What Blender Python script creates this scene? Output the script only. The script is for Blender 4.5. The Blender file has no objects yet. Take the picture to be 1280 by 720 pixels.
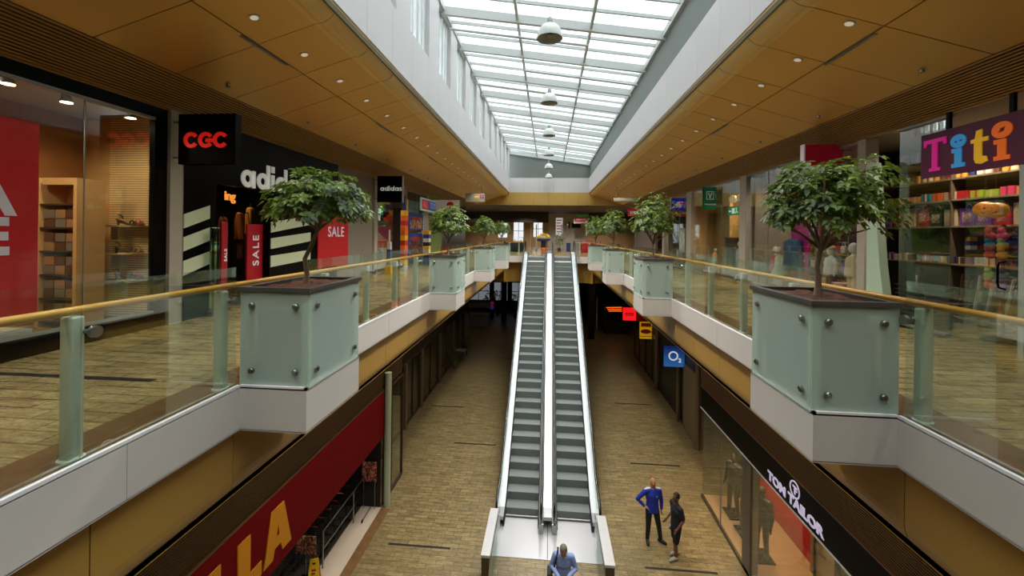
import bpy, bmesh, math, random
from mathutils import Vector, Matrix, noise
R = random.Random(7)
PI = math.pi
scn = bpy.context.scene
COL = scn.collection

# ------------------------------------------------------------------ helpers
ORG = {}
def lin(c):
    if isinstance(c, str):
        c = tuple(int(c[i:i+2], 16)/255 for i in (0, 2, 4))
    return tuple((v/12.92 if v <= .04045 else ((v+.055)/1.055)**2.4) for v in c) + (1.0,)

class MB:
    def __init__(s): s.v = []; s.f = []; s.m = []; s.sm = []
    def add(s, vs, fs, m=0, sm=False):
        b = len(s.v); s.v += [tuple(v) for v in vs]
        for f in fs: s.f.append([i+b for i in f]); s.m.append(m); s.sm.append(sm)
        return s
    def box(s, x0, x1, y0, y1, z0, z1, m=0, M=None):
        if x0 > x1: x0, x1 = x1, x0
        if y0 > y1: y0, y1 = y1, y0
        if z0 > z1: z0, z1 = z1, z0
        vs = [(x0,y0,z0),(x1,y0,z0),(x1,y1,z0),(x0,y1,z0),(x0,y0,z1),(x1,y0,z1),(x1,y1,z1),(x0,y1,z1)]
        if M: vs = [M @ Vector(v) for v in vs]
        return s.add(vs, [(3,2,1,0),(4,5,6,7),(0,1,5,4),(1,2,6,5),(2,3,7,6),(3,0,4,7)], m)
    def rbox(s, x0, x1, y0, y1, z0, z1, b=.01, m=0, M=None):
        """box with chamfered edges"""
        bm = bmesh.new(); bmesh.ops.create_cube(bm, size=1)
        for v in bm.verts:
            v.co = Vector(((x0+x1)/2+v.co.x*(x1-x0), (y0+y1)/2+v.co.y*(y1-y0), (z0+z1)/2+v.co.z*(z1-z0)))
        bmesh.ops.bevel(bm, geom=list(bm.edges), offset=b, segments=2, affect='EDGES', profile=.5)
        bm.verts.index_update()
        vs = [(M @ v.co) if M else v.co.copy() for v in bm.verts]
        s.add(vs, [[v.index for v in f.verts] for f in bm.faces], m); bm.free(); return s
    def cyl(s, p0, p1, r0, r1=None, n=16, m=0, caps=True, sm=True):
        r1 = r0 if r1 is None else r1
        p0, p1 = Vector(p0), Vector(p1); d = (p1-p0).normalized()
        a = d.orthogonal().normalized(); b = d.cross(a)
        vs = []
        for p, r in ((p0, r0), (p1, r1)):
            for i in range(n):
                t = 2*PI*i/n; vs.append(p+a*math.cos(t)*r+b*math.sin(t)*r)
        s.add(vs, [(i, (i+1) % n, n+(i+1) % n, n+i) for i in range(n)], m, sm)
        if caps: s.add(vs[:n], [list(range(n))[::-1]], m); s.add(vs[n:], [list(range(n))], m)
        return s
    def tube(s, pts, r, n=8, m=0, sm=True):
        pts = [Vector(p) for p in pts]; k = len(pts)
        rs = r if isinstance(r, (list, tuple)) else [r]*k
        d = (pts[1]-pts[0]).normalized(); a = d.orthogonal().normalized(); vs = []
        for i, p in enumerate(pts):
            d = (pts[min(i+1, k-1)]-pts[max(i-1, 0)]).normalized()
            a = (a-d*a.dot(d)).normalized(); b = d.cross(a)
            for j in range(n):
                t = 2*PI*j/n; vs.append(p+a*math.cos(t)*rs[i]+b*math.sin(t)*rs[i])
        fs = [(i*n+j, i*n+(j+1) % n, (i+1)*n+(j+1) % n, (i+1)*n+j) for i in range(k-1) for j in range(n)]
        s.add(vs, fs, m, sm); s.add(vs[:n], [list(range(n))[::-1]], m); s.add(vs[-n:], [list(range(n))], m)
        return s
    def lathe(s, prof, c, n=24, m=0, sm=True):
        c = Vector(c); vs = []
        for r, z in prof:
            for i in range(n):
                t = 2*PI*i/n; vs.append(c+Vector((r*math.cos(t), r*math.sin(t), z)))
        fs = [(j*n+i, j*n+(i+1) % n, (j+1)*n+(i+1) % n, (j+1)*n+i) for j in range(len(prof)-1) for i in range(n)]
        return s.add(vs, fs, m, sm)
    def ball(s, c, r, m=0, nu=14, nv=9, M=None):
        c = Vector(c); r = Vector(r) if isinstance(r, (tuple, list)) else Vector((r, r, r)); vs = []
        for j in range(nv+1):
            ph = PI*j/nv
            for i in range(nu):
                t = 2*PI*i/nu
                v = Vector((r.x*math.sin(ph)*math.cos(t), r.y*math.sin(ph)*math.sin(t), r.z*math.cos(ph)))
                vs.append(c+((M @ v) if M else v))
        fs = [((j+1)*nu+i, (j+1)*nu+(i+1) % nu, j*nu+(i+1) % nu, j*nu+i) for j in range(nv) for i in range(nu)]
        return s.add(vs, fs, m, True)
    def prism(s, poly, z0, z1, m=0):
        """vertical prism from an XY outline"""
        n = len(poly); vs = [(x, y, z0) for x, y in poly]+[(x, y, z1) for x, y in poly]
        return s.add(vs, [list(range(n))[::-1], list(range(n, 2*n))]+[(i, (i+1) % n, n+(i+1) % n, n+i) for i in range(n)], m)
    def sweepY(s, prof, y0, y1, m=0, sm=False, closed=True):
        """profile of (x,z) extruded along Y"""
        n = len(prof); vs = [(x, y0, z) for x, z in prof]+[(x, y1, z) for x, z in prof]
        fs = [(i, (i+1) % n, n+(i+1) % n, n+i) for i in range(n if closed else n-1)]
        s.add(vs, fs, m, sm)
        if closed: s.add(vs, [list(range(n))[::-1], list(range(n, 2*n))], m)
        return s
    def build(s, name, mats, parent=None, origin=None, smooth=None):
        if not isinstance(mats, (list, tuple)): mats = [mats]
        o3 = Vector(ORG[parent.as_pointer()]) if parent else Vector(origin or (0, 0, 0))
        me = bpy.data.meshes.new(name)
        me.from_pydata([(v[0]-o3.x, v[1]-o3.y, v[2]-o3.z) for v in s.v], [], s.f)
        for m in mats: me.materials.append(m)
        me.polygons.foreach_set('material_index', s.m)
        me.polygons.foreach_set('use_smooth', [(x if smooth is None else smooth) for x in s.sm])
        bm = bmesh.new(); bm.from_mesh(me); bmesh.ops.recalc_face_normals(bm, faces=bm.faces); bm.to_mesh(me); bm.free()
        me.update()
        o = bpy.data.objects.new(name, me); COL.objects.link(o)
        if parent: o.parent = parent
        else: o.location = o3
        ORG[o.as_pointer()] = tuple(o3)
        return o

def tag(o, label=None, cat=None, group=None, kind=None):
    if label: o['label'] = label
    if cat: o['category'] = cat
    if group: o['group'] = group
    if kind: o['kind'] = kind
    return o
def thing(name, loc, label, cat, group=None):
    o = bpy.data.objects.new(name, None); COL.objects.link(o); o.location = loc; o.empty_display_size = .1
    ORG[o.as_pointer()] = tuple(loc)
    return tag(o, label, cat, group)
def struct(name, mb, m): return tag(mb.build(name, m), kind='structure')
def dup(root, loc, label=None, rz=None, group=None, skip=()):
    def cp(o, par):
        c = o.copy(); COL.objects.link(c)
        if par: c.parent = par
        for ch in list(kids.get(o.name, ())): cp(ch, c)
        return c
    kids = {}
    for o in root.children_recursive:
        kids.setdefault(o.parent.name, []).append(o)
    r = cp(root, None); r.location = loc; ORG[r.as_pointer()] = tuple(loc)
    if rz is not None: r.rotation_euler[2] = rz
    if label: r['label'] = label
    if group: r['group'] = group
    return r

# frames for flat lettering: columns are text-right, text-up, facing normal
FR = {'L': Matrix(((0,0,1),(1,0,0),(0,1,0))), 'R': Matrix(((0,0,-1),(-1,0,0),(0,1,0))), 'F': Matrix(((1,0,0),(0,0,-1),(0,1,0)))}
def flat_mesh(cu, name, mat, frame, loc, parent, rot=0):
    tmp = bpy.data.objects.new('tmp', cu); COL.objects.link(tmp)
    dg = bpy.context.evaluated_depsgraph_get()
    me = bpy.data.meshes.new_from_object(tmp.evaluated_get(dg))
    bpy.data.objects.remove(tmp)
    M = FR[frame] @ Matrix.Rotation(rot, 3, 'Z')
    o3 = Vector(ORG[parent.as_pointer()]) if parent else Vector(loc)
    for v in me.vertices: v.co = M @ v.co + Vector(loc) - o3
    me.materials.clear(); me.materials.append(mat); me.name = name
    o = bpy.data.objects.new(name, me); COL.objects.link(o)
    if parent: o.parent = parent
    else: o.location = o3
    ORG[o.as_pointer()] = tuple(o3)
    return o
def text(s, size, name, mat, frame, loc, parent, bold=0, ext=.008, sx=1, rot=0, sp=1):
    cu = bpy.data.curves.new(name, 'FONT'); cu.body = s; cu.size = size; cu.extrude = ext; cu.offset = bold
    cu.align_x = 'CENTER'; cu.align_y = 'CENTER'; cu.space_character = sp
    cu.resolution_u = 6
    o = flat_mesh(cu, name, mat, frame, (0, 0, 0), None, rot)
    M = FR[frame]
    o3 = Vector(ORG[parent.as_pointer()]) if parent else Vector(loc)
    ax = M @ Matrix.Rotation(rot, 3, 'Z') @ Vector((1, 0, 0))
    for v in o.data.vertices:
        v.co = v.co + ax*(v.co.dot(ax))*(sx-1) + Vector(loc) - o3
    if parent: o.parent = parent
    else: o.location = o3
    ORG[o.as_pointer()] = tuple(o3)
    return o
def shape(loops, name, mat, frame, loc, parent, ext=.01):
    cu = bpy.data.curves.new(name, 'CURVE'); cu.dimensions = '2D'; cu.fill_mode = 'BOTH'; cu.extrude = ext
    for lp in loops:
        sp = cu.splines.new('POLY'); sp.points.add(len(lp)-1); sp.use_cyclic_u = True
        for p, q in zip(sp.points, lp): p.co = (q[0], q[1], 0, 1)
    return flat_mesh(cu, name, mat, frame, loc, parent)
def circ(cx, cy, rx, ry=None, n=28, a0=0, a1=2*PI):
    ry = rx if ry is None else ry
    full = abs(a1-a0-2*PI) < 1e-6
    k = n if full else n+1
    return [(cx+rx*math.cos(a0+(a1-a0)*i/n), cy+ry*math.sin(a0+(a1-a0)*i/n)) for i in range(k)]
def rect(x0, y0, x1, y1): return [(x0, y0), (x1, y0), (x1, y1), (x0, y1)]

# ------------------------------------------------------------------ materials
MT = {}
def nodes(name):
    m = bpy.data.materials.new(name); m.use_nodes = True
    return m, m.node_tree.nodes, m.node_tree.links, m.node_tree.nodes['Principled BSDF']
def mat(name, c, rough=.5, metal=0., var=.06, scale=6., bump=0., emit=0., ecol=None, spec=.5, stretch=(1,1,1), coat=0.):
    if name in MT: return MT[name]
    m, N, L, P = nodes(name)
    c = lin(c)
    tc = N.new('ShaderNodeTexCoord'); mp = N.new('ShaderNodeMapping'); mp.inputs['Scale'].default_value = stretch
    nz = N.new('ShaderNodeTexNoise'); nz.inputs['Scale'].default_value = scale; nz.inputs['Detail'].default_value = 4
    L.new(tc.outputs['Object'], mp.inputs[0]); L.new(mp.outputs[0], nz.inputs['Vector'])
    mx = N.new('ShaderNodeMix'); mx.data_type = 'RGBA'
    mx.inputs[6].default_value = tuple(v*(1-var) for v in c[:3])+(1,)
    mx.inputs[7].default_value = tuple(min(1, v*(1+var)) for v in c[:3])+(1,)
    L.new(nz.outputs['Fac'], mx.inputs[0]); L.new(mx.outputs[2], P.inputs['Base Color'])
    P.inputs['Roughness'].default_value = rough; P.inputs['Metallic'].default_value = metal
    P.inputs['Specular IOR Level'].default_value = spec
    P.inputs['Coat Weight'].default_value = coat
    if bump:
        b = N.new('ShaderNodeBump'); b.inputs['Strength'].default_value = bump; b.inputs['Distance'].default_value = .01
        L.new(nz.outputs['Fac'], b.inputs['Height']); L.new(b.outputs[0], P.inputs['Normal'])
    if emit:
        P.inputs['Emission Color'].default_value = lin(ecol) if ecol else c
        P.inputs['Emission Strength'].default_value = emit
    MT[name] = m; return m
def glass(name, tint, refl=1.0, rough=0.0, ior=1.5):
    """thin pane: sees straight through, mirrors by the angle"""
    if name in MT: return MT[name]
    m, N, L, P = nodes(name); N.remove(P); out = N['Material Output']
    t = N.new('ShaderNodeBsdfTransparent'); t.inputs[0].default_value = tint
    g = N.new('ShaderNodeBsdfGlossy'); g.inputs['Roughness'].default_value = rough; g.inputs[0].default_value = (.95, 1, .97, 1)
    fr = N.new('ShaderNodeFresnel'); fr.inputs[0].default_value = ior
    mu = N.new('ShaderNodeMath'); mu.operation = 'MULTIPLY'; mu.inputs[1].default_value = refl
    L.new(fr.outputs[0], mu.inputs[0])
    mx = N.new('ShaderNodeMixShader'); L.new(mu.outputs[0], mx.inputs[0]); L.new(t.outputs[0], mx.inputs[1]); L.new(g.outputs[0], mx.inputs[2])
    L.new(mx.outputs[0], out.inputs[0]); MT[name] = m; return m
def stone(name, c1, c2, mortar, bw, rh, rough=.3, off=.5):
    m, N, L, P = nodes(name)
    tc = N.new('ShaderNodeTexCoord')
    br = N.new('ShaderNodeTexBrick'); br.inputs['Scale'].default_value = 1
    br.inputs['Brick Width'].default_value = bw; br.inputs['Row Height'].default_value = rh
    br.inputs['Mortar Size'].default_value = .008; br.inputs['Mortar Smooth'].default_value = .3; br.offset = off
    br.inputs['Color1'].default_value = lin(c1); br.inputs['Color2'].default_value = lin(c2); br.inputs['Mortar'].default_value = lin(mortar)
    L.new(tc.outputs['Object'], br.inputs['Vector'])
    mp = N.new('ShaderNodeMapping'); mp.inputs['Scale'].default_value = (2.2, 9, 4)
    nz = N.new('ShaderNodeTexNoise'); nz.inputs['Scale'].default_value = 1.3; nz.inputs['Detail'].default_value = 6; nz.inputs['Distortion'].default_value = .8
    L.new(tc.outputs['Object'], mp.inputs[0]); L.new(mp.outputs[0], nz.inputs['Vector'])
    cr = N.new('ShaderNodeValToRGB'); cr.color_ramp.elements[0].position = .3; cr.color_ramp.elements[1].position = .72
    cr.color_ramp.elements[0].color = (.52, .47, .42, 1); cr.color_ramp.elements[1].color = (1.12, 1.12, 1.1, 1)
    L.new(nz.outputs['Fac'], cr.inputs[0])
    mx = N.new('ShaderNodeMix'); mx.data_type = 'RGBA'; mx.blend_type = 'MULTIPLY'; mx.inputs[0].default_value = .85
    L.new(br.outputs['Color'], mx.inputs[6]); L.new(cr.outputs[0], mx.inputs[7]); L.new(mx.outputs[2], P.inputs['Base Color'])
    mp2 = N.new('ShaderNodeMapping'); mp2.inputs['Scale'].default_value = (1.1, 3.2, 2)
    n2 = N.new('ShaderNodeTexNoise'); n2.inputs['Scale'].default_value = 11; n2.inputs['Detail'].default_value = 8; n2.inputs['Roughness'].default_value = .7; n2.inputs['Distortion'].default_value = 1.2
    L.new(tc.outputs['Object'], mp2.inputs[0]); L.new(mp2.outputs[0], n2.inputs['Vector'])
    c2_ = N.new('ShaderNodeValToRGB'); c2_.color_ramp.elements[0].position = .36; c2_.color_ramp.elements[1].position = .62
    c2_.color_ramp.elements[0].color = (.5, .46, .40, 1); c2_.color_ramp.elements[1].color = (1.2, 1.2, 1.15, 1); L.new(n2.outputs['Fac'], c2_.inputs[0])
    m3 = N.new('ShaderNodeMix'); m3.data_type = 'RGBA'; m3.blend_type = 'MULTIPLY'; m3.inputs[0].default_value = .8
    L.new(mx.outputs[2], m3.inputs[6]); L.new(c2_.outputs[0], m3.inputs[7]); L.new(m3.outputs[2], P.inputs['Base Color'])
    mr = N.new('ShaderNodeMapRange'); mr.inputs['To Min'].default_value = rough*.7; mr.inputs['To Max'].default_value = rough*1.4
    L.new(nz.outputs['Fac'], mr.inputs[0]); L.new(mr.outputs[0], P.inputs['Roughness'])
    bp = N.new('ShaderNodeBump'); bp.inputs['Strength'].default_value = .25; bp.inputs['Distance'].default_value = .004
    L.new(nz.outputs['Fac'], bp.inputs['Height']); L.new(bp.outputs[0], P.inputs['Normal'])
    MT[name] = m; return m

gold_edge_lit = mat('gold_edge_lit', 'e2be72', .34, .15, .03, 1.5, spec=.8)  # lighter copy of the panel gold, skylight on the edge put into its colour
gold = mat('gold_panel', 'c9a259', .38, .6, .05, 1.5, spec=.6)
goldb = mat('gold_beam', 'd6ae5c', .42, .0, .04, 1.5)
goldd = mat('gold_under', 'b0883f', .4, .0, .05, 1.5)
white = mat('white_panel', 'e0dcdd', .45, 0, .02, 2)
lipw = mat('lip_white', 'efeceb', .4)
fascia = mat('fascia_white', 'd2cbc2', .45, 0, .02, 2)
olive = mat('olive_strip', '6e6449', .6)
grey = mat('grey_wall', '7b827e', .6, 0, .06, 1.2)
dark = mat('near_black', '0b0a09', .6)
black = mat('gloss_black', '0a0a0b', .18)
tint = None
brown = mat('dark_brown', '2b1a10', .6)
slat = mat('bronze_slat', 'b0843e', .42, .3, .05)
steelw = mat('pale_steel', 'a9abae', .32, .7, .03, 3, stretch=(1, 20, 1))
steel = mat('brushed_steel', '9b9c9a', .3, 1, .05, 5)
whitem = mat('white_frame', 'cfd3d2', .45)
wood = mat('oak_rail', 'd39a38', .35, 0, .18, 4, stretch=(6, .6, 6), coat=.3)
postm = mat('sage_post', 'ccd6c0', .4, .1, .04)
rimm = mat('zinc_rim', '5d5a57', .45, .5, .08)
soil = mat('bark_mulch', '5b3421', .9, 0, .5, 40, bump=1)
bark = mat('bark', '8d7a62', .85, 0, .35, 30, bump=.8)
leafm = None
rubber = mat('rubber', '101112', .25, spec=.9)
beltm = mat('step_metal', '747b79', .6, .1, .06, 12)
brush = mat('brush', '0a0b0b', .7)
redm = mat('sale_red', 'b5061a', .5)
redl = mat('sale_red_lit', 'b8081c', .5, emit=.12)
tilew = mat('pale_tile', 'b9aa98', .4, 0, .08, 3)
cream = mat('cream_wall', 'b99a66', .7)
gl_shop = glass('shop_glass', (.95, .96, .95, 1), .3)
gl_rail = glass('rail_glass', (.93, .965, .935, 1), .3)
gl_roof = glass('roof_glass', (.9, .93, .93, 1), .8)
gl_dim = glass('dimmed_glass', (.16, .165, .17, 1), .8)  # pane colour darkened so the bright sky behind shows dim
lampglow = mat('lamp_glow', 'ffe9c4', .5, emit=14, ecol='ffd9a0')

def foliage_mat():
    m, N, L, P = nodes('leaf_green')
    tc = N.new('ShaderNodeTexCoord'); nz = N.new('ShaderNodeTexNoise'); nz.inputs['Scale'].default_value = 9
    L.new(tc.outputs['Object'], nz.inputs['Vector'])
    cr = N.new('ShaderNodeValToRGB'); e = cr.color_ramp.elements
    e[0].position = .35; e[0].color = lin('182608'); e[1].position = .7; e[1].color = lin('6b842e')
    L.new(nz.outputs['Fac'], cr.inputs[0]); L.new(cr.outputs[0], P.inputs['Base Color'])
    P.inputs['Roughness'].default_value = .42; P.inputs['Specular IOR Level'].default_value = .3
    t = N.new('ShaderNodeBsdfTranslucent'); t.inputs[0].default_value = lin('8fae3c')
    mx = N.new('ShaderNodeMixShader'); mx.inputs[0].default_value = .15
    L.new(P.outputs[0], mx.inputs[1]); L.new(t.outputs[0], mx.inputs[2]); L.new(mx.outputs[0], N['Material Output'].inputs[0])
    return m
leafm = foliage_mat()
def frosted():
    m, N, L, P = nodes('frosted_glass')
    P.inputs['Base Color'].default_value = lin('d8e6dc'); P.inputs['Roughness'].default_value = .22
    r = N.new('ShaderNodeBsdfTransparent'); r.inputs[0].default_value = (.92, .965, .94, 1)
    mx = N.new('ShaderNodeMixShader'); mx.inputs[0].default_value = .62
    L.new(P.outputs[0], mx.inputs[1]); L.new(r.outputs[0], mx.inputs[2]); L.new(mx.outputs[0], N['Material Output'].inputs[0])
    return m
frost = frosted()
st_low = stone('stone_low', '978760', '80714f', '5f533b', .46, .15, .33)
st_up = stone('stone_up', 'b8a67a', 'a39268', '80724f', .44, .15, .2)
border = mat('border_granite', '6f5334', .25, 0, .35, 7)

# ------------------------------------------------------------------ constants of the place
EX = 2.54          # half width of the void
SX = 5.25          # upper shopfront line
LZ = -7.1          # lower floor
YF = 24.6          # edge of the far deck
YW = 26.8          # far end of the skylight well
PY = [3.25, 8.8, 14.3, 19.8]
PL, PD = .95, .58  # planter bump length and depth

# ------------------------------------------------------------------ floors
struct('floor', MB().box(-11, 11, -15, 50, LZ-.3, LZ), st_low)
for s in (-1, 1):
    mb = MB().box(s*2.95, s*11, -14, YF+.4, -.3, 0)
    struct('floor', mb, st_up)
    mb = MB()
    mb.box(s*(EX+.012), s*2.95, -14, YF+.4, -.3, -.001)
    struct('trim_%d' % (1 if s < 0 else 2), mb, border)
struct('floor', MB().box(-11, 11, YF+.4, 47, -.3, 0).box(-EX, EX, -2.2, .5, -.3, -.0005), st_up)
struct('trim_3', MB().box(-EX, EX, YF+.02, YF+.4, -.3, -.001), border)
# inlaid dark expansion strips in the paving
k = 4
strips = [(-4.21,-2.51,10.92,LZ),(-3.67,-1.97,16.45,LZ),(-5.6,-4.0,19.88,LZ),(-3.5,-1.9,28,LZ),(3.12,4.89,15.7,LZ),(2.54,4.31,10.8,LZ),(3.4,5.24,21.24,LZ),
          (-5.2,-3.38,3.31,0),(-5.2,-3.0,10.6,0),(3.1,5.2,10.78,0),(3.1,5.2,14.6,0)]
for a, b, y, z in strips:
    struct('trim_%d' % k, MB().box(a, b, y-.035, y+.035, z-.01, z+.003), dark); k += 1

# fascia bands with a bump for each planter
def outline(s, off=0.):
    pts = [(s*(EX-off), -14)]
    for y in PY:
        pts += [(s*(EX-off), y-off), (s*(EX-PD-off), y-off), (s*(EX-PD-off), y+PL+off), (s*(EX-off), y+PL+off)]
    pts.append((s*(EX-off), YF))
    return pts
for s in (-1, 1):
    mb = MB()
    inn = outline(s, 0); 
    # outer skin of the fascia: wall ring between outline and outline offset inwards .05
    o2 = [(s*EX + s*.12, -6)]
    P1 = outline(s, 0)
    n = len(P1)
    for i in range(n-1):
        (x0, y0), (x1, y1) = P1[i], P1[i+1]
        mb.add([(x0,y0,-.35),(x1,y1,-.35),(x1,y1,.0),(x0,y0,.0)], [(0,1,2,3)])
    # lip on top, soffit below
    for z in (0.0, -.35):
        for y in PY:
            mb.box(s*(EX-PD), s*(EX+.02), y, y+PL, z-.006, z+.006)
    mb.box(s*EX, s*(EX+.1), -14, YF, -.356, -.344)
    struct('trim_%d' % k, mb, fascia); k += 1
    mb = MB()
    for a, b in zip([-14]+[y+PL for y in PY], PY+[YF]): mb.box(s*EX, s*(EX+.024), a, b, -.006, .022)
    for y in PY:
        mb.box(s*(EX-PD), s*(EX-PD+.022), y, y+PL, 0, .022); mb.box(s*(EX-PD), s*EX, y, y+.02, 0, .022); mb.box(s*(EX-PD), s*EX, y+PL-.02, y+PL, 0, .022)
    struct('trim_%d' % k, mb, lipw); k += 1
    # thin joints between fascia lengths
    mb = MB()
    for y in [2.32, 6.5, 12.1, 17.7, 22.4]:
        mb.box(s*(EX-.0015), s*EX, y, y+.003, -.345, .0)
    struct('trim_%d' % k, mb, mat('joint_grey', 'a39c92', .6)); k += 1
struct('trim_%d' % k, MB().box(-EX, EX, YF, YF+.06, -.35, .02), fascia); k += 1

# gold cladding below the walkways: panels with open joints and rounded lower edge
for s in (-1, 1):
    mb = MB()
    y = -13.21
    while y < YF+1:
        prof = [(s*2.64, -.30), (s*2.62, -.30), (s*2.62, -.78)]
        for i in range(1, 8):
            a = PI/2*i/7; prof.append((s*(2.84-.22*math.cos(a)), -.78-.22*math.sin(a)))
        prof += [(s*3.9, -1.0), (s*3.9, -.97), (s*2.84, -.97), (s*2.64, -.78)]
        mb.sweepY(prof, y, y+1.092); y += 1.1
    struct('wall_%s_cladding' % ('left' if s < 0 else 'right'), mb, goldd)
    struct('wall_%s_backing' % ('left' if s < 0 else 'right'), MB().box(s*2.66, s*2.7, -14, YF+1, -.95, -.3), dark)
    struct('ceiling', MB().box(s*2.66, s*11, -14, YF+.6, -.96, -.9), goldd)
mb = MB()
for i in range(6):
    x = -3.3+i*1.1
    mb.box(x+.004, x+1.096, YF+.55, YF+.6, -1.56, -.33)
struct('wall_far_beam', mb, goldd)
struct('ceiling', MB().box(-11, 11, YF+.6, 48, -1.56, -1.3), brown)
# quarter-round gold corner pieces under the far bridge
for s in (-1, 1):
    mb = MB(); prof = []
    for i in range(9):
        a = PI/2*i/8; prof.append((s*(2.62-.5+.5*math.cos(a)), YF+.55-.5+.5*math.sin(a)))
    mb2 = [(p[0], p[1]) for p in prof]+[(s*2.66, YF+.6)]
    mb.prism(mb2, -1.56, -.34); struct('wall_%s_corner' % ('left' if s < 0 else 'right'), mb, goldd)

# ------------------------------------------------------------------ upper ceiling
CZ = lambda x: 4.68-.31*abs(x)
struct_lab = []
for s, nm in ((-1, 'left'), (1, 'right')):
    mb = MB(); eb = MB(); j = .006
    y = -1.92+.0
    ys = [4.78+.95*i for i in range(-19, 24)]
    for y in ys:
        if y > YW+.2: continue
        y1 = min(y+.95, YW+.3)
        # inner panel, flat part then rounded edge turning up
        mb.sweepY([(s*3.545, CZ(3.545)), (s*2.84, CZ(2.84)), (s*2.84, CZ(2.84)+.03), (s*3.545, CZ(3.545)+.03)], y+j, y1-j)
        prof = [(s*2.84, CZ(2.84)+.03), (s*2.84, CZ(2.84))]
        cx, cz, r = 2.80, CZ(2.84)+.262, .25
        for i in range(0, 11):
            a = -PI/2-.05-(PI/2+.15)*i/10; prof.append((s*(cx+r*math.cos(a)), cz+r*math.sin(a)))
        prof += [(s*2.60, cz+.02)]
        eb.sweepY(prof, y+j, y1-j)
        mb.sweepY([(s*3.56, CZ(3.56)), (s*4.62, CZ(4.62)), (s*4.62, CZ(4.62)+.03), (s*3.56, CZ(3.56)+.03)], y+j, y1-j)
    struct('ceiling', mb, gold); struct('trim_%d' % k, eb, gold_edge_lit); k += 1
    struct('ceiling', MB().sweepY([(s*2.66, CZ(2.7)+.12), (s*4.7, CZ(4.7)+.1), (s*11, 3.4), (s*11, 4.6), (s*2.66, 4.6)], -14, YW+.3), dark)
    # olive strip over the gold edge
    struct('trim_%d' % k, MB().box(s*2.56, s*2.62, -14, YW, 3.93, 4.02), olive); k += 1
    # bronze slatted band between ceiling and shopfronts
    mb = MB(); n = 15
    for i in range(n):
        t = (i+.5)/n; x = 4.62+(SX-4.62)*t; z = CZ(4.62)+(2.95-CZ(4.62))*t
        mb.box(s*(x-.009), s*(x+.009), -14, YF+2, z-.012, z+.004)
    struct('wall_%s_slats' % nm, mb, slat)
    struct('wall_%s_slat_backing' % nm, MB().sweepY([(s*4.66, CZ(4.62)+.07), (s*(SX+.05), 3.04), (s*(SX+.05), 3.14), (s*4.66, CZ(4.62)+.17)], -14, YF+2), dark)

# ------------------------------------------------------------------ skylight well
PW = .95
for s, nm, ztop in ((-1, 'left', 4.98), (1, 'right', 4.95)):
    mb = MB(); y = -13.43
    while y < YW-.01:
        y1 = min(y+PW, YW); mb.box(s*EX, s*(EX+.04), y+.003, y1-.003, 4.02, ztop); y += PW
    struct('wall_%s_white' % nm, mb, white)
    struct('wall_%s_core' % nm, MB().box(s*(EX+.045), s*(EX+.3), -14, YW, 4.02, ztop-.01), grey)
# clerestory on the high side
mb = MB(); gm = MB(); fm = MB()
ys = [7.37+1.9*i for i in range(-11, 11)]
mb.box(-EX-.3, -EX-.02, -14, YW, 6.55, 6.75)
for y in ys:
    mb.box(-EX-.3, -EX-.0, y-.72, y, 4.98, 6.6)
struct('wall_left_piers', mb, white)
n = 1
for y in ys:
    if y+1.18 > YW: continue
    fr = MB(); 
    for yy, q in ((y, .12), (y+.30, .08), (y+.56, .14), (y+.86, .08), (y+1.06, .12)): fr.box(-EX-.2, -EX-.08, yy, yy+q, 4.98, 6.55)
    fr.box(-EX-.22, -EX-.08, y, y+1.18, 4.98, 5.03); fr.box(-EX-.2, -EX-.12, y, y+1.18, 6.5, 6.55)
    w = struct('window_%d' % n, fr, whitem)
    MB().box(-EX-.165, -EX-.155, y, y+1.18, 5.0, 6.52).build('window_pane', glass('clear_pane', (.93, .95, .95, 1), .15), w); n += 1
# grey wall on the low side and at the end
struct('wall_right_grey', MB().box(EX+.06, EX+.3, -14, YW, 4.95, 5.98), grey)
mb = MB()
x = -EX
while x < EX-.01:
    mb.box(x+.003, min(x+PW, EX)-.003, YW, YW+.04, 4.02, 4.95); x += PW
struct('wall_far_white', mb, white)
struct('wall_far_light_stop', MB().box(-EX-.3, EX+.3, YW+.05, YW+.12, 4.0, 5.0), grey)  # unseen sheet added to stop sky leaking through the panel joints
struct('wall_far_grey', MB().sweepY([(-EX-.3, 4.95), (EX+.3, 4.95), (EX+.3, 5.98), (-EX-.3, 6.75)], YW+.01, YW+.3), grey)
mb = MB(); x = -5.7
while x < 5.7:
    mb.box(x+.004, x+.946, YW-.02, YW+.2, 3.2, 4.02); x += .95
struct('wall_far_gold', mb, goldb)
# roof: rafters, glazing bars, mullions, panes
RZ = lambda x: 6.70+(x+EX)*(5.93-6.70)/(2*EX)
Y0 = -5.5
def rbeam(mb, y, w, d, top=0.0):
    mb.sweepY([(-EX-.05, RZ(-EX)-d-top), (EX+.1, RZ(EX)-d-top), (EX+.1, RZ(EX)-top), (-EX-.05, RZ(-EX)-top)], y-w/2, y+w/2)
rt = thing('skylight_roof', (0, 14, 6.3), 'white framed glass skylight sloping over the whole atrium', 'skylight')
n = 0; y = Y0
while y <= YW+.05:
    mb = MB(); rbeam(mb, min(y, YW-.03), .09, .20); mb.build('rafter', whitem, rt); y += 1.9; n += 1
y = Y0+.633
mbb = MB(); c = 0
while y < YW:
    if c % 3 != 2:
        mb = MB(); rbeam(mb, y, .045, .07); mb.build('glazing_bar', whitem, rt)
    y += .6333; c += 1
for xx in (-.78, .92):
    mb = MB(); mb.box(xx-.03, xx+.03, Y0, YW, RZ(xx)-.14, RZ(xx)+.01); mb.build('mullion', whitem, rt)
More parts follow.
